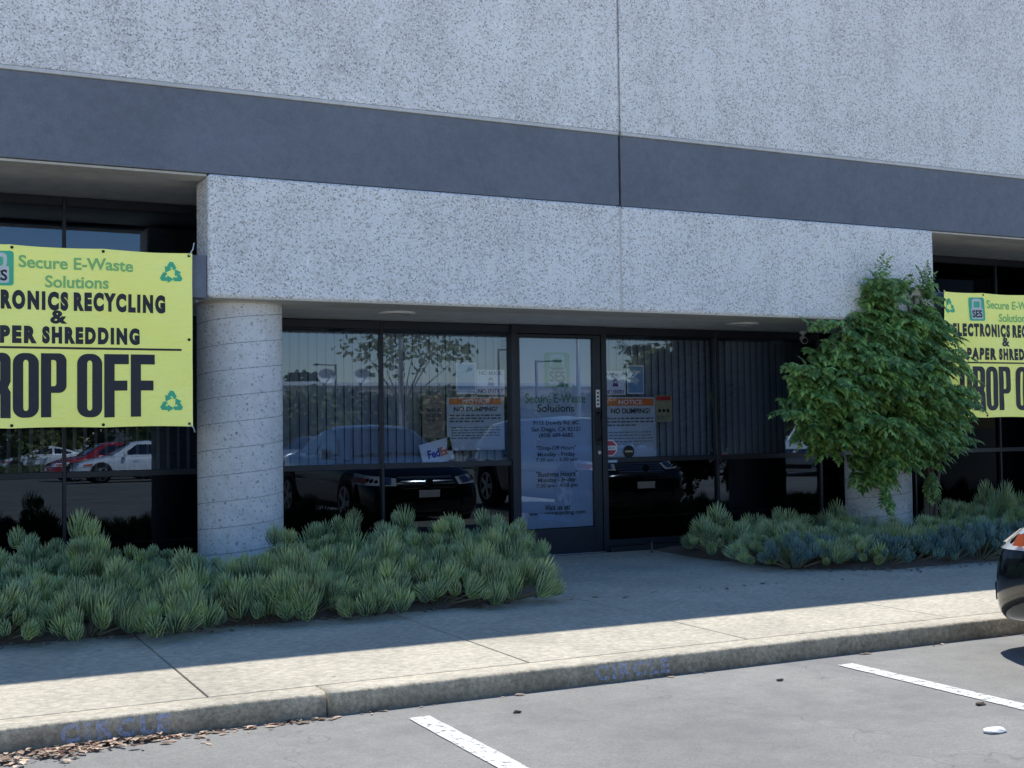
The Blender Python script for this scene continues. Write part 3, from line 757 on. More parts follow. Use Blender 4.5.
# ------------------------------------------------------------------ BANNERS
def banner(cx,label,seed,curl):
    W,H=1.83,1.25; z0=1.362; yb=YB-.012
    o=empty('vinyl_banner',(cx,yb,z0)); tag(o,label,'banner','recycling drop off banners')
    def f(x,z):
        v=.020*noise.noise(Vector((x*1.6+seed,z*2.2,seed)))+.007*noise.noise(Vector((x*5+seed,z*4,0)))
        sag=-.010*math.sin((x+W/2)/W*math.pi*4)**2*(z/H)**6
        y=-abs(v)*1.0-.004
        if curl and x<-.80: y-= (-.80-x)*.8*(.4+.6*z/H)
        return y
    def dz(x,z): # top hem dips between eyelets
        return -.008*abs(math.sin((x+W/2)/W*math.pi*3))*(z/H)-.006*(1-z/H)*abs(math.sin((x+W/2)/W*math.pi*3))*-1
    def warp(bm,off):
        for v in bm.verts:
            x,z=v.co.x,v.co.z; v.co.y=f(x,z)-off; v.co.z=z+dz(x,z)
    bm=bmesh.new(); nx,nz=72,48
    g=[[bm.verts.new((-W/2+W*i/nx,0,H*j/nz)) for j in range(nz+1)] for i in range(nx+1)]
    for i in range(nx):
        for j in range(nz): bm.faces.new((g[i][j],g[i+1][j],g[i+1][j+1],g[i][j+1]))
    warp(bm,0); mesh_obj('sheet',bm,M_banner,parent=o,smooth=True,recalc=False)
    def fine(bm):
        bmesh.ops.triangulate(bm,faces=bm.faces[:])
        for _ in range(2):
            es=[e for e in bm.edges if e.calc_length()>.07]
            if es: bmesh.ops.subdivide_edges(bm,edges=es,cuts=1); bmesh.ops.triangulate(bm,faces=[q for q in bm.faces if len(q.verts)>3])
        return bm
    def put(name,bm,mat,off=.004,parent=o):
        fine(bm); warp(bm,off); return mesh_obj(name,bm,mat,parent=parent,recalc=False)
    t=lambda fr: H*(1-fr)
    bm=text_bm('Secure E-Waste',-.255,.50,t(.122),t(.052),0,thick=.028); put('green_lettering',bm,M_bgreen)
    bm=text_bm('Solutions',-.085,.335,t(.225),t(.155),0,thick=.028); put('green_lettering',bm,M_bgreen)
    for wd,xa,xb,fa,fb in (('ELECTRONICS',-.718,.067,.352,.245),('RECYCLING',.102,.723,.352,.245),('PAPER',-.54,-.138,.537,.440),('SHREDDING',-.104,.545,.537,.440)):
        bm=text_bm(wd,xa,xb,t(fa),t(fb),0,thick=.074,font_space=1.35); put('black_lettering',bm,M_bblack)
    bm=text_bm('&',-.052,.060,t(.425),t(.350),0,thick=.04); put('black_lettering',bm,M_bblack)
    bm=bmesh.new(); n=30
    for i in range(n):
        a=-.837+1.674*i/n; b_=-.837+1.674*(i+1)/n; quad(bm,[(a,0,t(.566)),(b_,0,t(.566)),(b_,0,t(.554)),(a,0,t(.554))])
    put('black_rule',bm,M_bblack)
    bm=bmesh.new(); lw=.166; gap=.013; x=-.648; tot=4*lw+3*gap+3*lw+2*gap; sp=1.296-tot
    for ch in 'DROP OFF':
        if ch==' ': x+=sp-gap; continue
        for sh in glyph(ch,x,lw,t(.945),t(.59)-t(.945)): poly_shape(bm,sh,0)
        x+=lw+gap
    put('black_lettering',bm,M_bblack)
    # three-arrow recycling marks
    def recyc(cx_,cz_,s,par=o):
        bm=bmesh.new()
        def V(r,k): return Vector((math.cos(R(90+120*k))*r,math.sin(R(90+120*k))*r))
        ctr=Vector((cx_,cz_))
        for k in range(3):
            O=lambda kk,t: V(1.22,kk).lerp(V(1.22,kk+1),t)
            I=lambda kk,t: V(.58,kk).lerp(V(.58,kk+1),t)
            n_=(O(k,.5)).normalized()*.17
            P=[O(k-1,.60),O(k-1,.87),O(k,.13),O(k,.36),O(k,.36)+n_,(O(k,.58)+I(k,.70))/2,I(k,.18)-n_*.9,I(k,.18),I(k,0),I(k-1,.62)]
            poly_shape(bm,[[tuple(ctr+p*s) for p in P]],0)
        put('recycling_mark',bm,M_bteal,.005)
    for sx in (-1,1):
        recyc(.765*sx,t(.12),.088); recyc(.765*sx,t(.865),.088)
    # logo
    cxl,zb,w,h=-.392,t(.225),.215,t(.035)-t(.225)
    bm=bmesh.new(); poly_shape(bm,[rrect(cxl-w/2,cxl+w/2,zb,zb+h,.1*w)],0); a=put('logo_square',bm,M_bteal,.004)
    bm=bmesh.new()
    poly_shape(bm,[rrect(cxl-.36*w,cxl+.36*w,zb+.08*h,zb+.56*h,.06*w)],0); poly_shape(bm,[rrect(cxl-.30*w,cxl+.30*w,zb+.52*h,zb+.94*h,.14*w), rrect(cxl-.19*w,cxl+.19*w,zb+.57*h,zb+.83*h,.07*w)],0)
    put('padlock',bm,M_bwhite,.006,a)
    bm=text_bm('SES',cxl-.31*w,cxl+.31*w,zb+.14*h,zb+.46*h,0,thick=.03); put('lettering',bm,M_bblack,.008,a)
    # rope ties from the corner eyelets
    for sx_ in (-1,1):
        for zc,dz_ in ((H*.985,.10),(H*.015,-.06)):
            bm=bmesh.new(); x_=sx_*(W/2-.025); tube(bm,[(x_,-.02,zc),(x_+sx_*.03,-.012,zc+dz_*.5),(x_+sx_*.045,.02,zc+dz_)],.004,6); mesh_obj('rope_tie',bm,M_bwhite,parent=o)
    # eyelets
    for fx in (-.5,-.1667,.1667,.5):
        for fz_ in (.985,.5,.015):
            if fz_==.5 and abs(fx)<.4: continue
            x_=fx*(W-.05); bm=bmesh.new(); poly_shape(bm,[ngon(14,.011)],0)
            for v in bm.verts: v.co.x+=x_; v.co.z+=fz_*H
            warp(bm,.006); mesh_obj('eyelet',bm,M_black,parent=o,recalc=False)
    return o
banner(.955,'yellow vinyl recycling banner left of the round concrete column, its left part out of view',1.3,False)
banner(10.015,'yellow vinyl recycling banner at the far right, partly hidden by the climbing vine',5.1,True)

# ------------------------------------------------------------------ PLANTS
def finger(bm,lay,base,d,ln,r,up,bend=.75):
    """one tapering finger-like leaf that curves upward"""
    p=Vector(base); d=Vector(d).normalized(); rings=[]
    n=4
    for i in range(n):
        t=i/n
        rr=r*(.75+.5*t if t<.5 else 1.0*(1-(t-.5)*.7))
        a=d.cross(Vector((.3,.2,1))); 
        if a.length<1e-3: a=Vector((1,0,0))
        a.normalize(); b_=d.cross(a)
        ring=[bm.verts.new(p+a*rr*math.cos(2.094*k)+b_*rr*math.sin(2.094*k)) for k in range(3)]
        for v in ring: v[lay]=max(0,t-.35)*.8
        rings.append(ring)
        p=p+d*(ln/n); d=(d+up*bend*.28).normalized()
    tip=bm.verts.new(p); tip[lay]=.8
    for i in range(n-1):
        for k in range(3): bm.faces.new((rings[i][k],rings[i][(k+1)%3],rings[i+1][(k+1)%3],rings[i+1][k]))
    for k in range(3): bm.faces.new((rings[-1][k],rings[-1][(k+1)%3],tip))
def tuft(bm,lay,c,ax,size,nl=34,r=.0034,rnd=random):
    ax=Vector(ax).normalized(); c=Vector(c)
    s1=ax.cross(Vector((0,1,.1))).normalized(); s2=ax.cross(s1)
    ang=rnd.random()*6.28; elong=rnd.uniform(.22,.58)
    for i in range(nl):
        t=i/nl; ang+=2.4
        out=(s1*math.cos(ang)+s2*math.sin(ang))
        spread=2.0*(1-t)**.9+.10
        d=(ax*(1-.35*(1-t))+out*spread).normalized()
        base=c+ax*size*(elong*t-.30)
        finger(bm,lay,base,d,size*(.70+.16*rnd.random())*(1-.10*t),r*(.85+.3*rnd.random()),ax,bend=3.4*(1-t)+.1)
def shrub_mesh(seed,n,R0,H,size,mat,nl=34,r=.0034,low=0.05):
    rnd=random.Random(seed)
    bm=bmesh.new(); lay=bm.verts.layers.float.new('tip')
    bs=bmesh.new()
    pts=[];tries=0
    while len(pts)<n and tries<4000:
        tries+=1
        a=rnd.random()*6.28; q=rnd.random()**.5
        lumps=1+.25*math.sin(a*2+seed)+.15*math.sin(a*5+seed*2)
        p=Vector((math.cos(a)*q*R0*lumps,math.sin(a)*q*R0*lumps,0))
        p.z=low+H*(1-q**2.2)*(.55+.75*rnd.random())
        if all((p-o_).length>size*.62 for o_ in pts): pts.append(p)
        elif tries%50==0: size*=.995
    for p in pts:
        out=Vector((p.x,p.y,0)); q=min(1,out.length/R0)
        ax=Vector((out.x/R0*.50*q,out.y/R0*.50*q,1-.2*q))+Vector((rnd.uniform(-.22,.22),rnd.uniform(-.22,.22),0))
        sz=size*rnd.choice((.62,.8,.95,1.1,1.25,1.45))
        tuft(bm,lay,p,ax,sz,int(nl*(.6+.45*sz/size)),r*(.85+.3*rnd.random()),rnd)
        mid=Vector((p.x*.6,p.y*.6,p.z*.4))
        tube(bs,[Vector((p.x*.25,p.y*.25,-.01)),mid,p],[.008,.006,.004],5)
    me=bpy.data.meshes.new('chalkstick_foliage'); bm.to_mesh(me); bm.free(); me.materials.append(mat)
    ms=bpy.data.meshes.new('chalkstick_stem'); bs.to_mesh(ms); bs.free(); ms.materials.append(M_stem)
    return me,ms
SHL=[shrub_mesh(s,30,.33,.13,.145,M_chalk,nl=42,r=.0036,low=.045) for s in (1,2,3)]
SHM=[shrub_mesh(s,31,.33,.24,.145,M_chalk,nl=42,r=.0036,low=.06) for s in (4,5,6)]
SHT=[shrub_mesh(s,32,.33,.35,.150,M_chalk,nl=42,r=.0036,low=.07) for s in (7,8,9)]
SB=[shrub_mesh(s+20,26,.26,.13,.10,M_chalkblue,nl=24,r=.0042) for s in range(1,4)]
def put_shrub(meshes,x,y,s,sz,rz,name,label,group):
    o=empty(name,(x,y,ZS+.03),rz); o.scale=(s,s,sz); tag(o,label,'shrub',group)
    a=bpy.data.objects.new('foliage',meshes[0]); link(a); a.parent=o
    b_=bpy.data.objects.new('stems',meshes[1]); link(b_); b_.parent=o
    return o
rnd=random.Random(11)
def in_col(x,y):
    return any((x-cx)**2+(y-9.49)**2<.52**2 for cx in (2.336,8.745))
k=0
# left bed: low at the walk, rising to the glass
for ri,(y,pool,zz) in enumerate(((7.80,SHL,1.0),(8.20,SHM,.92),(8.68,SHT,.80),(9.25,SHT,.88))):
    x=-.75+.21*(ri%2)
    while x<4.6:
        xx=x+rnd.uniform(-.09,.09); yy=y+rnd.uniform(-.08,.08)
        lim = 3.85 if ri==0 else 4.30 if ri==1 else 4.42
        if xx<lim and not in_col(xx,yy):
            z_=zz*rnd.uniform(.86,1.10)
            if ri==2 and abs(xx-1.25)<.25: z_*=1.2
            if ri>=2 and 1.5<xx<2.0: z_*=.75
            put_shrub(pool[k%3],xx,yy,rnd.uniform(.92,1.1),z_,rnd.random()*6.28,'chalkstick_shrub',
               ('grey green chalkstick shrub in the front row of the left bed','grey green chalkstick shrub in the second row of the left bed','tall grey green chalkstick shrub in the third row of the left bed','tall grey green chalkstick shrub at the back of the left bed')[ri],
               ('front row of chalkstick shrubs in the left bed','second row of chalkstick shrubs in the left bed','third row of chalkstick shrubs in the left bed','back row of chalkstick shrubs in the left bed')[ri]); k+=1
        x+=.45
# right bed
for ri,(y,s,sz,pool) in enumerate(((8.22,.95,.85,SHL),(8.7,1.,.72,SHM),(9.3,1.0,.85,SHM))):
    x=(6.90,6.62,6.60)[ri]
    while x<12.2:
        xx=x+rnd.uniform(-.1,.1); yy=y+rnd.uniform(-.1,.1)
        if not in_col(xx,yy):
            z_=sz*rnd.uniform(.85,1.15)
            if xx>9.3: z_*=1.2
            if ri==2 and 9.6<xx<10.4: z_*=1.35
            put_shrub(pool[k%3],xx,yy,s*rnd.uniform(.9,1.1),z_,rnd.random()*6.28,'chalkstick_shrub',
              ('green chalkstick shrub in the right bed behind the bluish border','green chalkstick shrub in the middle of the right bed','green chalkstick shrub at the back of the right bed by the glass')[ri],
              ('front chalkstick shrubs of the right bed','middle chalkstick shrubs of the right bed','back chalkstick shrubs of the right bed')[ri]); k+=1
        x+=.50
x=6.72; i=0
while x<12.2:
    y=7.95 if x>7.2 else 8.30
    put_shrub(SB[i%3],x+rnd.uniform(-.05,.05),y+rnd.uniform(-.06,.06),rnd.uniform(.9,1.15),rnd.uniform(.85,1.3),rnd.random()*6.28,'blue_succulent','low bluish finger succulent clump on the front edge of the right bed','low bluish succulents edging the right bed')
    x+=.33; i+=1

# pebbles along bed edges (uncountable)
bm=bmesh.new()
def pebble(bm,x,y,z,s):
    r=bmesh.ops.create_icosphere(bm,subdivisions=1,radius=s)
    ph=rnd.random()*9
    for v in r['verts']:
        v.co=Vector((v.co.x*(1+.3*math.sin(ph)),v.co.y*(1+.3*math.cos(ph)),v.co.z*.6))*(1+.3*noise.noise(v.co*40+Vector((ph,0,0))))+Vector((x,y,z))
for _ in range(230):
    t=rnd.random()
    if t<.35: x=rnd.uniform(-.5,3.6); y=7.66+rnd.gauss(0,.04)
    elif t<.6: a=rnd.random(); x=3.6+.95*a; y=7.72+.8*a**1.3+rnd.gauss(0,.07)
    else: x=rnd.uniform(6.5,10.5); y=(7.74 if x>7.3 else 7.74+(7.3-x)*.6)+rnd.gauss(0,.06)
    pebble(bm,x,y,ZS+.008,rnd.uniform(.006,.016) if rnd.random()<.85 else rnd.uniform(.012,.028))
tag(mesh_obj('bed_pebbles',bm,M_rock,smooth=False),'pale pebbles and mulch bits along the bed edges','pebbles',kind='stuff')

# ---- climbing vine over the right column
def leaflet(bm,p,d,nrm,ln,w):
    d=d.normalized(); s=d.cross(nrm).normalized(); n=nrm.normalized()
    a=bm.verts.new(p); m1=bm.verts.new(p+d*ln*.4+s*w-n*ln*.05); m2=bm.verts.new(p+d*ln*.4-s*w-n*ln*.05); c=bm.verts.new(p+d*ln*.45+n*ln*.03); t=bm.verts.new(p+d*ln-n*ln*.12)
    bm.faces.new((a,m1,c)); bm.faces.new((m1,t,c)); bm.faces.new((a,c,m2)); bm.faces.new((c,t,m2))
def compound(bm,p,d,nrm,ln,rnd,n=6,lf=.076):
    d=d.normalized(); side=d.cross(nrm).normalized()
    q=Vector(p); step=ln/n
    for i in range(n):
        q=q+d*step; d=(d+Vector((0,0,-.16))).normalized(); side=d.cross(nrm).normalized()
        l=lf*(1-.09*abs(i-1.5))*rnd.uniform(.8,1.15)
        for sgn in (-1,1):
            dd=(side*sgn+d*.55+Vector((0,0,-.35))+Vector((rnd.uniform(-.2,.2),rnd.uniform(-.2,.2),rnd.uniform(-.15,.15)))).normalized()
            leaflet(bm,q,dd,nrm+Vector((rnd.uniform(-.35,.35),rnd.uniform(-.35,.35),0)),l,l*.27)
    leaflet(bm,q,d,nrm,lf*1.15,lf*.25)
VOUT=[(865,275),(880,264),(895,278),(905,306),(914,300),(926,270),(934,292),(940,312),(950,342),(964,375),(972,410),(966,440),(952,455),(942,468),(930,484),(918,462),(905,462),(888,496),(868,486),(858,462),(838,462),(818,445),(804,425),(780,412),(796,398),(790,372),(812,362),(826,340),(808,326),(845,322),(866,308),(862,290)]
VP=[at(px,py,8.95) for px,py in VOUT]
def inside(x,z,P):
    c=False; n=len(P)
    for i in range(n):
        x1,z1=P[i]; x2,z2=P[(i+1)%n]
        if (z1>z)!=(z2>z) and x<(x2-x1)*(z-z1)/(z2-z1)+x1: c=not c
    return c
def edge_dist(x,z,P):
    m=9; n=len(P)
    for i in range(n):
        a=Vector(P[i]);b_=Vector(P[(i+1)%n]); ab=b_-a; t=max(0,min(1,(Vector((x,z))-a).dot(ab)/ab.length_squared))
        m=min(m,(Vector((x,z))-a-ab*t).length)
    return m
vine=empty('climbing_vine',(9.05,9.05,ZS+.03)); tag(vine,'large leafy green climbing vine covering the right hand column and beam corner','vine')
rnd=random.Random(5); bm=bmesh.new(); cnt=0
xs_=[p[0] for p in VP]; zs_=[p[1] for p in VP]
# leafy shoots start from clump centres, giving lit tops and dark gaps between
clumps=[]
while len(clumps)<300:
    x=rnd.uniform(min(xs_),max(xs_)); z=rnd.uniform(min(zs_),max(zs_))
    if not inside(x,z,VP): continue
    e=edge_dist(x,z,VP)
    if e<.07 or (e<.13 and z<2.3 and rnd.random()<.6): continue
    depth=min(.62,.20+e*.95)
    y=8.95+.25-depth*rnd.uniform(.25,1.) 
    if z<2.35 and rnd.random()<.25: y=9.0+rnd.uniform(0,.5)*min(1,e*3)
    clumps.append((x,y,z,e))
for (x,y,z,e) in clumps:
    s=rnd.uniform(.8,1.2)
    m=rnd.randint(8,11)
    for i in range(m):
        a=rnd.uniform(0,6.28)
        d=Vector((math.cos(a)+.25*(x-8.35),-abs(math.sin(a))*1.0-.25,rnd.uniform(-.25,.55)))
        p=Vector((x+rnd.gauss(0,.05),y+rnd.gauss(0,.04),z+rnd.gauss(0,.05)))
        nrm=Vector((rnd.uniform(-.3,.3),-.45,1))
        compound(bm,p,d,nrm,.17*s*rnd.uniform(.7,1.15)*(0.7 if e<.12 else 1),rnd); cnt+=1
for (xa,ya),(xb,yb),dr in (((878,305),(879,268),(0,-.1,1)),((926,306),(926,276),(.05,-.1,1)),((842,322),(812,326),(-1,-.2,.15)),((815,368),(790,364),(-1,-.2,.1)),((812,410),(784,411),(-1,-.3,-.1)),((950,350),(962,372),(1,-.2,-.4)),((893,300),(905,288),(.3,-.1,1)),((930,470),(931,488),(.1,-.2,-1)),((886,480),(888,500),(0,-.3,-1))):
    for i in range(7):
        t=i/6; p=at(xa+(xb-xa)*t,ya+(yb-ya)*t,8.86)
        for q in range(4 if t<.7 else 2):
            compound(bm,Vector((p[0],8.86+rnd.gauss(0,.03),p[1])),Vector(dr)+Vector((rnd.uniform(-.7,.7),rnd.uniform(-.6,.2),rnd.uniform(-.4,.4))),Vector((rnd.uniform(-.3,.3),-.6,.8)),.12,rnd,4,.052)
vm=mesh_obj('foliage',bm,M_vine,recalc=False); vm.parent=vine; vm.matrix_parent_inverse=Matrix.Translation(vine.location).inverted()
bm=bmesh.new()
def wob(pts,a=.03):
    return [(p[0]+rnd.gauss(0,a*.5),p[1]+rnd.gauss(0,a*.3),p[2]) for p in pts]
for k in range(6):
    ox=rnd.uniform(-.09,.09); n=12
    tx=rnd.uniform(8.2,9.3); tz=rnd.uniform(1.7,2.6)
    pts=[]
    for i in range(n+1):
        t=i/n; pts.append((9.05+ox*(1+2*t)+.03*math.sin(t*11+k*2)+(tx-9.05)*max(0,t-.35)**1.3, 9.12-.05*t+.03*math.cos(t*9+k)-.15*max(0,t-.4), ZS+.0+(tz-ZS)*t))
    tube(bm,pts,[.015*(1-.6*i/n)+.004 for i in range(n+1)],7)
vs=mesh_obj('woody_stem',bm,M_bark,smooth=True); vs.parent=vine; vs.matrix_parent_inverse=Matrix.Translation(vine.location).inverted()

# ------------------------------------------------------------------ litter
rnd=random.Random(9)
bm=bmesh.new()
def dryleaf(bm,x,y,z,s):
    a=rnd.random()*6.28; c,sn=math.cos(a),math.sin(a)
    curl=rnd.uniform(.1,.5)*s; pts=[(-1,0),(-.4,.42),(.35,.38),(1,0),(.3,-.4),(-.45,-.4)]
    vs=[bm.verts.new((x+s*(p*c-q*sn),y+s*(p*sn+q*c),z+curl*abs(q)*1.2+curl*abs(p)*.3+.002)) for p,q in pts]
    mid=[bm.verts.new((x,y,z+.003))]
    for i in range(6): bm.faces.new((vs[i],vs[(i+1)%6],mid[0]))
for _ in range(1000):
    t=rnd.random()
    if t<.68: x=-.3+1.35*rnd.random()**1.3; w=.17*max(0,1.0-x)/1.2+.025; y=YC-.02-abs(rnd.gauss(0,w))
    elif t<.82: x=rnd.uniform(1.0,1.8); y=YC-.02-abs(rnd.gauss(0,.035))
    elif t<.86: x=rnd.uniform(1.8,6.5); y=YC-.015-abs(rnd.gauss(0,.02))
    elif t<.93: x=-.2+1.4*rnd.random(); y=YC-.03-abs(rnd.gauss(0,.12))
    else: x=rnd.uniform(-1,7.5); y=rnd.uniform(7.5,7.75)
    z=gz(y) if y<YC else ZS
    dryleaf(bm,x,y,z+rnd.random()*.018*(x<1.0),rnd.choice((.008,.012,.016,.022,.030)))
lv=mesh_obj('fallen_leaves',bm,M_deadleaf,recalc=False); tag(lv,'dry brown leaves lying in the gutter against the kerb','leaves',kind='stuff')
# crumpled paper
def ground_at(px,py):
    d=CR*(px-512)/F-CU*(py-384)/F+CF; t=-1.3/d.z; return d.x*t,d.y*t
gx,gy=ground_at(995,732)
bm=bmesh.new(); r=bmesh.ops.create_icosphere(bm,subdivisions=3,radius=.045)
for v in bm.verts:
    n=noise.noise(v.co*35)*.022+noise.noise(v.co*80)*.008
    v.co=Vector((v.co.x*1.25,v.co.y*.8,max(-.02,v.co.z*.3)))*(1+n*9); v.co.z=max(0,v.co.z+.006)
o=mesh_obj('crumpled_paper',bm,M_paper); o.location=(gx,gy,.001); tag(o,'crumpled white paper scrap lying on the asphalt near the right edge','litter')
for i,(px,py,s) in enumerate(((981,705,.016),(780,681,.012),(517,713,.012),(678,668,.010))):
    gx,gy=ground_at(px,py); bm=bmesh.new()
    r=bmesh.ops.create_icosphere(bm,subdivisions=2,radius=s)
    for v in bm.verts: v.co=Vector((v.co.x*1.8,v.co.y,v.co.z*.5+.004))*(1+.5*noise.noise(v.co*90+Vector((i,0,0))))
    o=mesh_obj('dirt_lump',bm,M_rubber if i else M_bark); o.location=(gx,gy,.002)
    tag(o,('dark curled scrap on the asphalt just above the crumpled paper','small dark speck of dirt on asphalt below the second stall line','dark flat twig on asphalt right of the first stall line','tiny dark speck on the asphalt near the stencilled kerb')[i],'debris')

# ------------------------------------------------------------------ VEHICLES
def car(name,label,x,y,rz,paintm,group=None,L=4.62,W=1.78,H=1.45,kind='sedan',zg=None,plate=True,front_extra=False,cat='car'):
    """nose points to local +Y; origin at the ground under the middle"""
    root=empty(name,(x,y,gz(y) if zg is None else zg),rz); tag(root,label,cat,group)
    hl=L/2; w=W/2
    suv=kind=='suv'; hb=.95 if not suv else 1.05  # belt height
    hood=.86 if not suv else 1.02; deck=1.0 if not suv else 1.05
    # stations (y, half width, bottom z, top z) from nose to tail
    ST=[(hl,.66,.15,.52),(hl-.06,.84,.13,.62),(hl-.20,.91,.14,.70),(hl-.45,.965,.18,hood-.07),(hl-.85,.99,.18,hood+.01),(hl-1.30,1.,.18,hb),
        (hl-2.0,1.,.18,hb+.005),(0-.3,1.,.18,hb+.01),(-hl+1.35,1.,.18,hb+.02),(-hl+.85,.99,.18,deck),(-hl+.40,.96,.20,deck+.0),(-hl+.14,.90,.22,deck-.03),(-hl+.03,.80,.26,.86),(-hl,.62,.30,.66)]
    bm=bmesh.new(); rings=[]
    for (yy,wf,zb,zt) in ST:
        ww=w*wf; h=zt-zb
        sec=[(ww*.80,zb),(ww*.95,zb+.05),(ww,zb+h*.30),(ww*1.0,zb+h*.55),(ww*.975,zb+h*.80),(ww*.90,zt-h*.05),(ww*.70,zt+.015),(ww*.35,zt+.035),(0,zt+.04)]
        sec=sec+[(-a,b_) for a,b_ in sec[-2::-1]]
        rings.append([bm.verts.new((a,yy,b_)) for a,b_ in sec])
    for i in range(len(rings)-1):
        for k in range(len(rings[0])-1): bm.faces.new((rings[i][k],rings[i+1][k],rings[i+1][k+1],rings[i][k+1]))
    bm.faces.new(rings[0]); bm.faces.new(rings[-1][::-1])
    for i in range(len(rings)-1): bm.faces.new((rings[i][0],rings[i][-1],rings[i+1][-1],rings[i+1][0]))
    body=mesh_obj('body',bm,paintm,parent=root,smooth=True)
    md=body.modifiers.new('s','SUBSURF'); md.levels=2; md.render_levels=2
    # greenhouse
    zb=hb-.03; zr=H
    wb=w*.90; wr=w*.66
    if suv: cab=[(hl-1.25,zb,wb*.93),(hl-1.85,zr-.05,wr*.97),(hl-2.5,zr,wr*1.05),(-hl+1.1,zr-.02,wr*1.05),(-hl+.45,zr-.08,wr),( -hl+.12,zb,wb*.95)]
    else:   cab=[(hl-1.20,zb,wb*.93),(hl-1.95,zr-.06,wr*.97),(hl-2.45,zr,wr),(-hl+1.85,zr-.03,wr),(-hl+1.35,zr-.12,wr*.96),(-hl+.60,zb+.03,wb*.90)]
    bm=bmesh.new(); R_=[]
    for (yy,zz,ww) in cab:
        R_.append([bm.verts.new((ww,yy,zz-.03 if zz>zb+.1 else zz)),bm.verts.new((ww*.86,yy,zz+.0)),bm.verts.new((0,yy,zz+.03)),bm.verts.new((-ww*.86,yy,zz)),bm.verts.new((-ww,yy,zz-.03 if zz>zb+.1 else zz))])
    for i in range(len(R_)-1):
        for k in range(4): bm.faces.new((R_[i][k],R_[i+1][k],R_[i+1][k+1],R_[i][k+1]))
    # sides down to belt
    for s_,idx in ((1,0),(-1,4)):
        low=[bm.verts.new((s_*wb*.97 if 0<i<5 else R_[i][idx].co.x,R_[i][idx].co.y,zb)) for i in range(6)]
        for i in range(5):
            bm.faces.new((R_[i][idx],low[i],low[i+1],R_[i+1][idx]))
    cabin=mesh_obj('roof',bm,paintm,parent=root,smooth=True); 
    md=cabin.modifiers.new('b','BEVEL'); md.width=.035; md.segments=3; md.limit_method='ANGLE'; md.angle_limit=R(25)
    # glass patches, standing just proud of the cabin
    def patch(nm,pts,mat=M_cglass,par=root):
        bm=bmesh.new(); bm.faces.new([bm.verts.new(p) for p in pts]); return mesh_obj(nm,bm,mat,parent=par)
    a,b_=cab[0],cab[1]; off=.016
    def lerp(A,B,t): return tuple(A[i]+(B[i]-A[i])*t for i in range(3))
    def ws(A,B,sign,nm):
        (ya,za,wa),(yb2,zb2,wb2)=A,B
        pa=lerp(A,B,.10); pb=lerp(A,B,.93)
        patch(nm,[(pa[2]*.86,pa[0]+sign*off,pa[1]+off+.006),(0,pa[0]+sign*off,pa[1]+off+.036),(-pa[2]*.86,pa[0]+sign*off,pa[1]+off+.006),(-pb[2]*.82,pb[0]+sign*off,pb[1]+off),(0,pb[0]+sign*off,pb[1]+off+.03),(pb[2]*.82,pb[0]+sign*off,pb[1]+off)])
    ws(cab[0],cab[1],1,'windscreen'); ws(cab[-1],cab[-2],-1,'rear_window')
    ymid=(cab[2][0]+cab[3][0])/2-.02
    for s_ in (1,-1):
        zt_=zr-.115; zl=zb+.075
        def xs(z,slope=1): return s_*(wb*.97+(wr-wb*.97)*(z-zb)/(zr-zb-.03)+.012)
        yf=cab[0][0]-.42; yft=cab[1][0]-.13
        fw_=[(xs(zl),yf,zl),(xs(zl),ymid+.05,zl),(xs(zt_),ymid+.05,zt_),(xs(zt_),yft,zt_)]
        yr=cab[-1][0]+(.40 if not suv else .25); yrt=cab[-2][0]+(.22 if not suv else .20)
        rw=[(xs(zl),ymid-.05,zl),(xs(zl),yr,zl),(xs(zt_),yrt+.05,zt_-.02),(xs(zt_),ymid-.05,zt_)]
        patch('side_window',fw_); patch('side_window',rw)
        # mirror
        bm=bmesh.new(); box(bm,s_*w*.93 if s_>0 else s_*w*.93-.17,s_*w*.93+.17 if s_>0 else s_*w*.93,hl-1.72,hl-1.60,hb-.02,hb+.12,bev=.035,seg=3); mesh_obj('wing_mirror',bm,paintm,parent=root,smooth=True)
        # sill trim + handles
        for yy in (.25,-.75):
            bm=bmesh.new(); box(bm,s_*(w*1.0)-.012,s_*(w*1.0)+.012,yy-.10,yy+.10,hb-.17,hb-.145,bev=.006); mesh_obj('door_handle',bm,M_chrome if front_extra else paintm,parent=root)
    # wheels
    rw_=.325 if not suv else .36
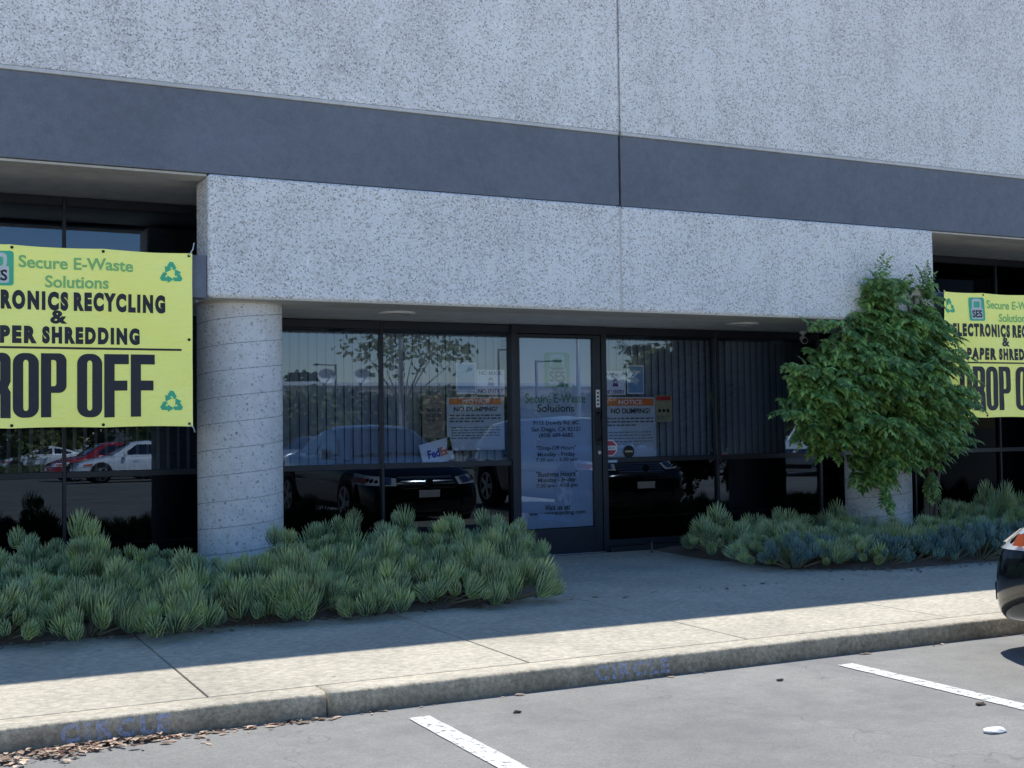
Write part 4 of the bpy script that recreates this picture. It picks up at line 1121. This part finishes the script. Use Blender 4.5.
    for yy in (hl-.86,-hl+.95):
        for s_ in (1,-1):
            bm=bmesh.new(); cyl(bm,(s_*(w-.10),yy,rw_+.045),rw_+.05,.212,36,'X'); mesh_obj('wheel_arch',bm,M_gasket,parent=root)
            bm=bmesh.new(); cyl(bm,(s_*(w-.095),yy,rw_),rw_,.24,40,'X')
            bmesh.ops.bevel(bm,geom=[e for e in bm.edges if len(e.link_faces)==2 and any(len(f.verts)>8 for f in e.link_faces)],offset=.02,segments=2,affect='EDGES')
            wh=mesh_obj('tyre',bm,M_rubber,parent=root)
            bm=bmesh.new(); cyl(bm,(s_*(w+.028),yy,rw_),.07,.012,16,'X')
            for k in range(5):
                a_=2*math.pi*k/5; c_,s2=math.cos(a_),math.sin(a_)
                quad(bm,[(s_*(w+.03),yy+c_*.04-s2*.035,rw_+s2*.04+c_*.035),(s_*(w+.03),yy+c_*.04+s2*.035,rw_+s2*.04-c_*.035),(s_*(w+.03),yy+c_*.225+s2*.045,rw_+s2*.225-c_*.045),(s_*(w+.03),yy+c_*.225-s2*.045,rw_+s2*.225+c_*.045)])
            n=32
            for k in range(n):
                a0,a1=2*math.pi*k/n,2*math.pi*(k+1)/n
                quad(bm,[(s_*(w+.031),yy+.205*math.cos(a0),rw_+.205*math.sin(a0)),(s_*(w+.031),yy+.205*math.cos(a1),rw_+.205*math.sin(a1)),(s_*(w+.031),yy+.232*math.cos(a1),rw_+.232*math.sin(a1)),(s_*(w+.031),yy+.232*math.cos(a0),rw_+.232*math.sin(a0))])
            mesh_obj('rim',bm,M_rim,parent=wh)
    # lamps and grille are laid on the finished body surface
    dg=bpy.context.evaluated_depsgraph_get(); ev=body.evaluated_get(dg); bt=BVHTree.FromObject(ev,dg)
    def on_body(org,dr,off):
        h,n,_,_=bt.ray_cast(Vector(org),Vector(dr).normalized())
        if h is None: return None
        if n.dot(Vector(dr))>0: n=-n
        return h+n*off
    def lamp(nm,s_,end,pts,mat,par=root,off=.012):
        """pts: (t, z), t from 0 on the flank round the corner to 1 at the middle"""
        bm=bmesh.new(); vs=[]
        for (t,z) in pts:
            ph=R(4+82*t); c_=Vector((s_*.22,end*(hl-.80),z)); dr=Vector((s_*math.cos(ph),end*math.sin(ph),0))
            p=on_body(c_+dr*2.5,-dr,off)
            if p is None: p=c_+dr*.7
            vs.append(bm.verts.new(p))
        m=len(vs)//2
        for i in range(m-1): bm.faces.new((vs[i],vs[i+1],vs[2*m-2-i],vs[2*m-1-i]))
        return mesh_obj(nm,bm,mat,parent=par,smooth=True)
    def band(t0,t1,zlo0,zlo1,zhi0,zhi1,n=7):
        lo=[(t0+(t1-t0)*i/(n-1),zlo0+(zlo1-zlo0)*i/(n-1)) for i in range(n)]
        hi=[(t0+(t1-t0)*i/(n-1),zhi0+(zhi1-zhi0)*i/(n-1)) for i in range(n)]
        return lo+hi[::-1]
    zo=0 if not suv else .10
    for s_ in (1,-1):
        h_=lamp('headlight',s_,1,band(.10,.84,.60+zo,.57+zo,.745+zo,.665+zo,12),M_lens,off=.014)
        lamp('indicator',s_,1,band(.19,.47,.625+zo,.605+zo,.69+zo,.665+zo,9),M_amber,par=h_,off=.022)
        lamp('projector',s_,1,band(.66,.78,.60+zo,.59+zo,.675+zo,.665+zo),M_chrome,par=h_,off=.022)
        t_=lamp('taillight',s_,-1,band(.30,.85,.72+zo,.74+zo,.86+zo,.86+zo,9),M_tail,off=.008)
        lamp('fog_recess',s_,1,band(.62,.80,.28,.28,.38,.39),M_plastic,off=.007)
    # grille: dark panel with chrome bars, lower intake, badge
    def fr_quad(nm,x0,x1,z0,z1,mat,par,o_,end=1):
        bm=bmesh.new(); n=10; A=[];B=[]
        for i in range(n+1):
            xx=x0+(x1-x0)*i/n
            A.append(bm.verts.new(on_body((xx,end*(hl+1),z0),(0,-end,0),o_))); B.append(bm.verts.new(on_body((xx,end*(hl+1),z1),(0,-end,0),o_)))
        for i in range(n): bm.faces.new((A[i],A[i+1],B[i+1],B[i]))
        return mesh_obj(nm,bm,mat,parent=par,smooth=True)
    gr=fr_quad('grille',-.40,.40,.53+zo,.69+zo,M_gasket,root,.006)
    for k in range(4): fr_quad('grille_bar',-.385,.385,.545+zo+.036*k,.559+zo+.036*k,M_chrome,gr,.014)
    bm=bmesh.new(); cyl(bm,(0,hl+.028,.615+zo),.055,.014,24,'Y'); mesh_obj('badge',bm,M_chrome,parent=gr)
    fr_quad('lower_intake',-.48,.48,.24,.36,M_plastic,root,.006)
    if plate:
        bm=bmesh.new(); box(bm,-.155,.155,hl+.03,hl+.04,.41,.51,bev=.004); p_=mesh_obj('number_plate',bm,M_paper,parent=root)
        bm=bmesh.new(); box(bm,-.155,.155,-hl-.045,-hl-.03,.62,.74,bev=.004); p_=mesh_obj('number_plate',bm,M_paper,parent=root)
    return root
NX,NY=6.42,5.30-2.31
car('black_sedan','black sedan parked nose to the kerb at the right edge of the lot',NX,NY,0,M_pblack,front_extra=True,H=1.40)
def at_mirror(px,dist):
    """where on the lot something stands whose image in the window is seen at column px and dist metres away"""
    d=CR*(px-512)/F+CF; a=math.atan2(d.x,d.y)
    return dist*math.sin(a), 2*YG-dist*math.cos(a)
car('black_suv','black SUV parked nose to the kerb in the stall beyond the black sedan',9.95,2.9,0,M_pblack,kind='suv',H=1.50,L=4.6)
cx,cy=at_mirror(108,46); car('white_sedan','white sedan parked side on across the lot',cx+1.1,cy,R(90),M_pwhite)
cx,cy=at_mirror(86,50); car('red_sedan','red sedan parked behind the white sedan across the lot',cx+.9,cy-.5,R(84),M_pred)
cx,cy=at_mirror(45,62); car('white_coupe','small white car parked beyond the planting island across the lot',cx,cy,R(90),M_pwhite,L=4.4,H=1.35)
cx,cy=at_mirror(26,74); car('silver_suv','silver SUV parked far across the lot seen from behind',cx,cy,R(20),M_psilver,kind='suv',H=1.6)
cx,cy=at_mirror(2,70); car('grey_sedan','dark grey sedan parked far across the lot at its left end',cx,cy,R(60),M_pgrey)
cx,cy=at_mirror(318,48); car('silver_wagon','silver SUV with pale roof rails parked in the middle of the lot',cx,cy,R(75),M_psilver,kind='suv',H=1.55,L=4.8)
for i,(px,d,rz,m,l) in enumerate(((448,63,85,M_pwhite,'white sedan in the far row left of centre'),(478,65,80,M_pred,'red sedan in the far row beside the white one'),(520,63,88,M_psilver,'silver sedan in the far row near the light pole'),(575,66,80,M_pgrey,'dark grey sedan in the far row near the tall light pole'),(660,50,75,M_pgrey,'dark sedan with lit tail parked toward the right of the far row'),(735,40,70,M_psilver,'silver sedan parked at the right of the lot'),(822,38,60,M_pwhite,'white van like SUV parked at the right end of the lot'))):
    cx,cy=at_mirror(px,d); car('parked_car',l,cx,cy,R(rz),m,kind='suv' if i==6 else 'sedan',H=1.7 if i==6 else 1.42)

# ------------------------------------------------------------------ ACROSS THE LOT (seen in the glass)
def tree(name,label,x,y,h,cr,ch,mat,seed,group=None,n=2600,trunk_r=.16,leaf=.16,cz=None,blobs=16,cat='tree'):
    rnd=random.Random(seed); zg=gz(y); o=empty(name,(x,y,zg)); tag(o,label,cat,group)
    cz=h-ch/2 if cz is None else cz
    cs=[]
    for i in range(blobs):
        a=rnd.random()*6.28;q=rnd.random()**.5; zz=rnd.uniform(-1,1)
        rr=math.sqrt(max(0,1-zz*zz))
        cs.append(Vector((math.cos(a)*q*rr*cr*.75,math.sin(a)*q*rr*cr*.75,cz+zz*ch*.36)))
    bm=bmesh.new()
    for _ in range(n):
        c=rnd.choice(cs); v=Vector((rnd.gauss(0,1),rnd.gauss(0,1),rnd.gauss(0,1))).normalized()*(cr*.36)*rnd.uniform(.5,1.05)
        p=c+Vector((v.x,v.y,v.z*min(1,ch/cr*.7)))
        d=Vector((rnd.gauss(0,1),rnd.gauss(0,1),rnd.gauss(0,.7))).normalized(); e=d.cross(Vector((rnd.gauss(0,1),rnd.gauss(0,1),rnd.gauss(0,1)))).normalized()
        s=leaf*rnd.uniform(.6,1.3)
        quad(bm,[p-d*s,p+e*s*.45,p+d*s,p-e*s*.45])
    mesh_obj('crown',bm,mat,parent=o,recalc=False)
    bm=bmesh.new(); lean=rnd.uniform(-.2,.2)
    tube(bm,[(0,0,-.05),(lean*.4,0,(cz)*.35),(lean,0,cz*.75),(lean,.05,cz)],[trunk_r,trunk_r*.8,trunk_r*.55,trunk_r*.3],8)
    for c in cs[:7]: tube(bm,[(lean*.7,0,cz*.6),((c.x+lean)*.5,c.y*.5,(c.z+cz*.6)*.5),tuple(c)],[trunk_r*.4,trunk_r*.25,trunk_r*.1],6)
    mesh_obj('trunk',bm,M_bark,parent=o,smooth=True)
    return o
cx,cy=at_mirror(408,34); tree('young_tree','young street tree with an airy crown in a lot island',cx,cy,4.3,2.1,1.4,M_tree,3,n=620,trunk_r=.07,leaf=.11,blobs=20)
cx,cy=at_mirror(304,88); tree('round_tree','dark round tree rising behind the tan building',cx,cy,6.0,2.2,3.0,M_treedark,4,leaf=.25)
hr=random.Random(3)
for i in range(22):
    px=-20+i*42+hr.uniform(-10,10); d=60+hr.uniform(-4,6)
    cx,cy=at_mirror(px,d); h=3.9+hr.uniform(-.7,.7)+(1.2 if px<160 else 0)
    tree('hedge_tree',('bushy olive green tree in the belt across the lot, left of the tan building','bushy olive green tree in the belt in front of the tan building','bushy olive green tree in the belt right of the light poles')[0 if px<280 else 1 if px<600 else 2],cx,cy,h,2.4,h*.85,M_tree if i%3 else M_treedark,30+i,('olive trees across the lot, left end','olive trees in front of the tan building','olive trees across the lot, right end')[0 if px<280 else 1 if px<600 else 2],n=1500,leaf=.22,cz=h*.52)
cx,cy=at_mirror(672,48); tree('yellow_tree','yellow green tree at the right of the lot',cx,cy,4.9,2.3,2.6,mk_leaf('yellow_leaf',(.16,.16,.03),(.28,.26,.06),.3),77,n=1800,leaf=.16)
# planting island with low shrubs in front of far cars
cx,cy=at_mirror(70,57)
isl=empty('low_hedge',(cx,cy,gz(cy))); tag(isl,'low clipped hedge on the island across the lot','hedge')
bm=bmesh.new()
for _ in range(2600):
    p=Vector((hr.uniform(-9,5),hr.uniform(-.5,.5),hr.uniform(.05,.55))); d=Vector((hr.gauss(0,1),hr.gauss(0,1),hr.gauss(0,1))).normalized(); e=d.orthogonal().normalized(); s=.10
    quad(bm,[p-d*s,p+e*s*.6,p+d*s,p-e*s*.6])
mesh_obj('foliage',bm,M_tree,parent=isl,recalc=False)
bm=bmesh.new(); box(bm,-9.2,5.2,-.8,.95,-.05,.13,bev=.02); mesh_obj('island_kerb',bm,M_kerbtop,parent=isl)
# buildings
def low_building(name,label,x0,x1,y0,z,mat,wins=True):
    o=empty(name,((x0+x1)/2,y0,gz(y0))); tag(o,label,'building')
    hw=(x1-x0)/2
    bm=bmesh.new(); box(bm,-hw,hw,-14,0,-.1,z-.25); mesh_obj('wall',bm,mat,parent=o)
    bm=bmesh.new(); box(bm,-hw-.1,hw+.1,-14.1,.1,z-.248,z,bev=.02); mesh_obj('parapet',bm,M_smooth,parent=o)
    x=-hw+3
    while wins and x<hw-3:
        bm=bmesh.new(); box(bm,x-1.3,x+1.3,.003,.06,.9,2.5); w_=mesh_obj('window',bm,M_cglass,parent=o)
        bm=bmesh.new(); box(bm,x-.03,x+.03,.061,.09,.9,2.5); box(bm,x-1.35,x+1.35,.003,.10,.82,.9); mesh_obj('window_frame',bm,M_pole,parent=w_)
        x+=5.5
    return o
low_building('tan_building','long low tan stucco building with pale parapet across the lot',12,62,-52,4.9,M_stucco)
low_building('grey_building','low pale building at the left of the lot beyond the trees',-32,2,-62,4.2,M_smooth)
# satellite dishes on masts behind the hedge
for i,px in enumerate((324,360)):
    cx,cy=at_mirror(px,66); o=empty('satellite_dish',(cx,cy,gz(cy)),R(-20)); tag(o,('pale satellite dish on a mast, left of the pair above the trees','pale satellite dish on a mast, right of the pair above the trees')[i],'satellite dish')
    bm=bmesh.new(); tube(bm,[(0,0,-.05),(0,0,4.55)],.07,10); mesh_obj('mast',bm,M_polepale,parent=o)
    bm=bmesh.new(); n=24; rings=[]
    for j in range(6):
        r_=.62*j/5; rings.append([bm.verts.new((r_*math.cos(2*math.pi*k/n)*1.0,.25*(r_/.62)**2,4.75+r_*math.sin(2*math.pi*k/n)*.62)) for k in range(n)] if j else [bm.verts.new((0,0,4.75))])
    for k in range(n): bm.faces.new((rings[0][0],rings[1][k],rings[1][(k+1)%n]))
    for j in range(1,5):
        for k in range(n): bm.faces.new((rings[j][k],rings[j+1][k],rings[j+1][(k+1)%n],rings[j][(k+1)%n]))
    mesh_obj('dish',bm,M_white,parent=o,smooth=True)
    bm=bmesh.new(); tube(bm,[(0,.1,4.35),(0,.55,4.75)],.03,6); mesh_obj('feed_arm',bm,M_polepale,parent=o)
# light poles
def pole(px,d,h,r,mat,label,arm=1.2,side=1):
    cx,cy=at_mirror(px,d); o=empty('light_pole',(cx,cy,gz(cy))); tag(o,label,'light pole')
    bm=bmesh.new(); tube(bm,[(0,0,.6),(0,0,h)],[r,r*.7],12); mesh_obj('pole',bm,mat,parent=o,smooth=True)
    bm=bmesh.new(); tube(bm,[(0,0,-.05),(0,0,.6)],[.28,.28],18); mesh_obj('concrete_base',bm,M_smooth,parent=o)
    bm=bmesh.new(); tube(bm,[(0,0,h-.06),(side*arm,0,h-.02)],.035,8); mesh_obj('arm',bm,mat,parent=o)
    bm=bmesh.new(); box(bm,side*arm-.3*(side<0)-.0,side*arm+.3*(side>0)+.0,-.14,.14,h-.08,h+.03,bev=.02); hd=mesh_obj('lamp_head',bm,M_pole,parent=o)
pole(336,72,5.7,.09,M_pole,'dark lot light pole with its arm to the left, standing by the satellite dishes',1.0,-1)
pole(401,34,6.8,.075,M_polepale,'pale lot light pole behind the young tree')
pole(499,70,6.4,.08,M_pole,'dark lot light pole with its arm to the right, left of the entrance reflection',.9,1)
pole(536,58,5.0,.09,M_pole,'short dark lot light pole in front of the belt of trees',1.0,1)
pole(578,56,6.0,.12,M_polepale,'thick pale lot light pole at the right of the far row',1.1,1)

# ------------------------------------------------------------------ CAMERA, SUN, SKY
cam=bpy.data.cameras.new('camera'); co=bpy.data.objects.new('camera',cam); link(co)
cam.sensor_fit='HORIZONTAL'; cam.sensor_width=36; cam.lens=36*F/1024
cam.clip_start=.05; cam.clip_end=2000
m=Matrix((CR,CU,-CF)).transposed().to_4x4(); m.translation=(0,0,1.3); co.matrix_world=m
scene.camera=co
SUN_EL=R(61.2); SAZ=R(42)     # azimuth measured from +Y towards +X
sd=Vector((math.sin(SAZ)*math.cos(SUN_EL),math.cos(SAZ)*math.cos(SUN_EL),math.sin(SUN_EL)))
sl=bpy.data.lights.new('sun','SUN'); sl.energy=5.0; sl.angle=R(.53); sl.color=(1.,.97,.91)
so=bpy.data.objects.new('sun',sl); link(so); so.rotation_euler=(-sd).to_track_quat('-Z','Y').to_euler(); so.location=(0,20,30)
w=bpy.data.worlds.new('World'); scene.world=w; w.use_nodes=True
nt=w.node_tree; bg=nt.nodes['Background']; sky=nt.nodes.new('ShaderNodeTexSky'); sky.sky_type='NISHITA'; sky.sun_disc=False
sky.sun_elevation=SUN_EL; sky.sun_rotation=SAZ; sky.air_density=1.0; sky.dust_density=.15; sky.ozone_density=1.3; sky.altitude=100
hs=nt.nodes.new('ShaderNodeHueSaturation'); hs.inputs['Saturation'].default_value=1.28; nt.links.new(sky.outputs[0],hs.inputs['Color']); tn=nt.nodes.new('ShaderNodeMix'); tn.data_type='RGBA'; tn.blend_type='MULTIPLY'; tn.inputs[0].default_value=1; tn.inputs[7].default_value=(1.07,.975,1.0,1); nt.links.new(hs.outputs[0],tn.inputs[6]); nt.links.new(tn.outputs[2],bg.inputs[0]); bg.inputs[1].default_value=.16
scene.view_settings.view_transform='Standard'; scene.view_settings.look='None'; scene.view_settings.exposure=0; scene.view_settings.gamma=1
scene.cycles.max_bounces=10; scene.cycles.transparent_max_bounces=24; scene.cycles.use_denoising=True
scene.cycles.sample_clamp_indirect=6
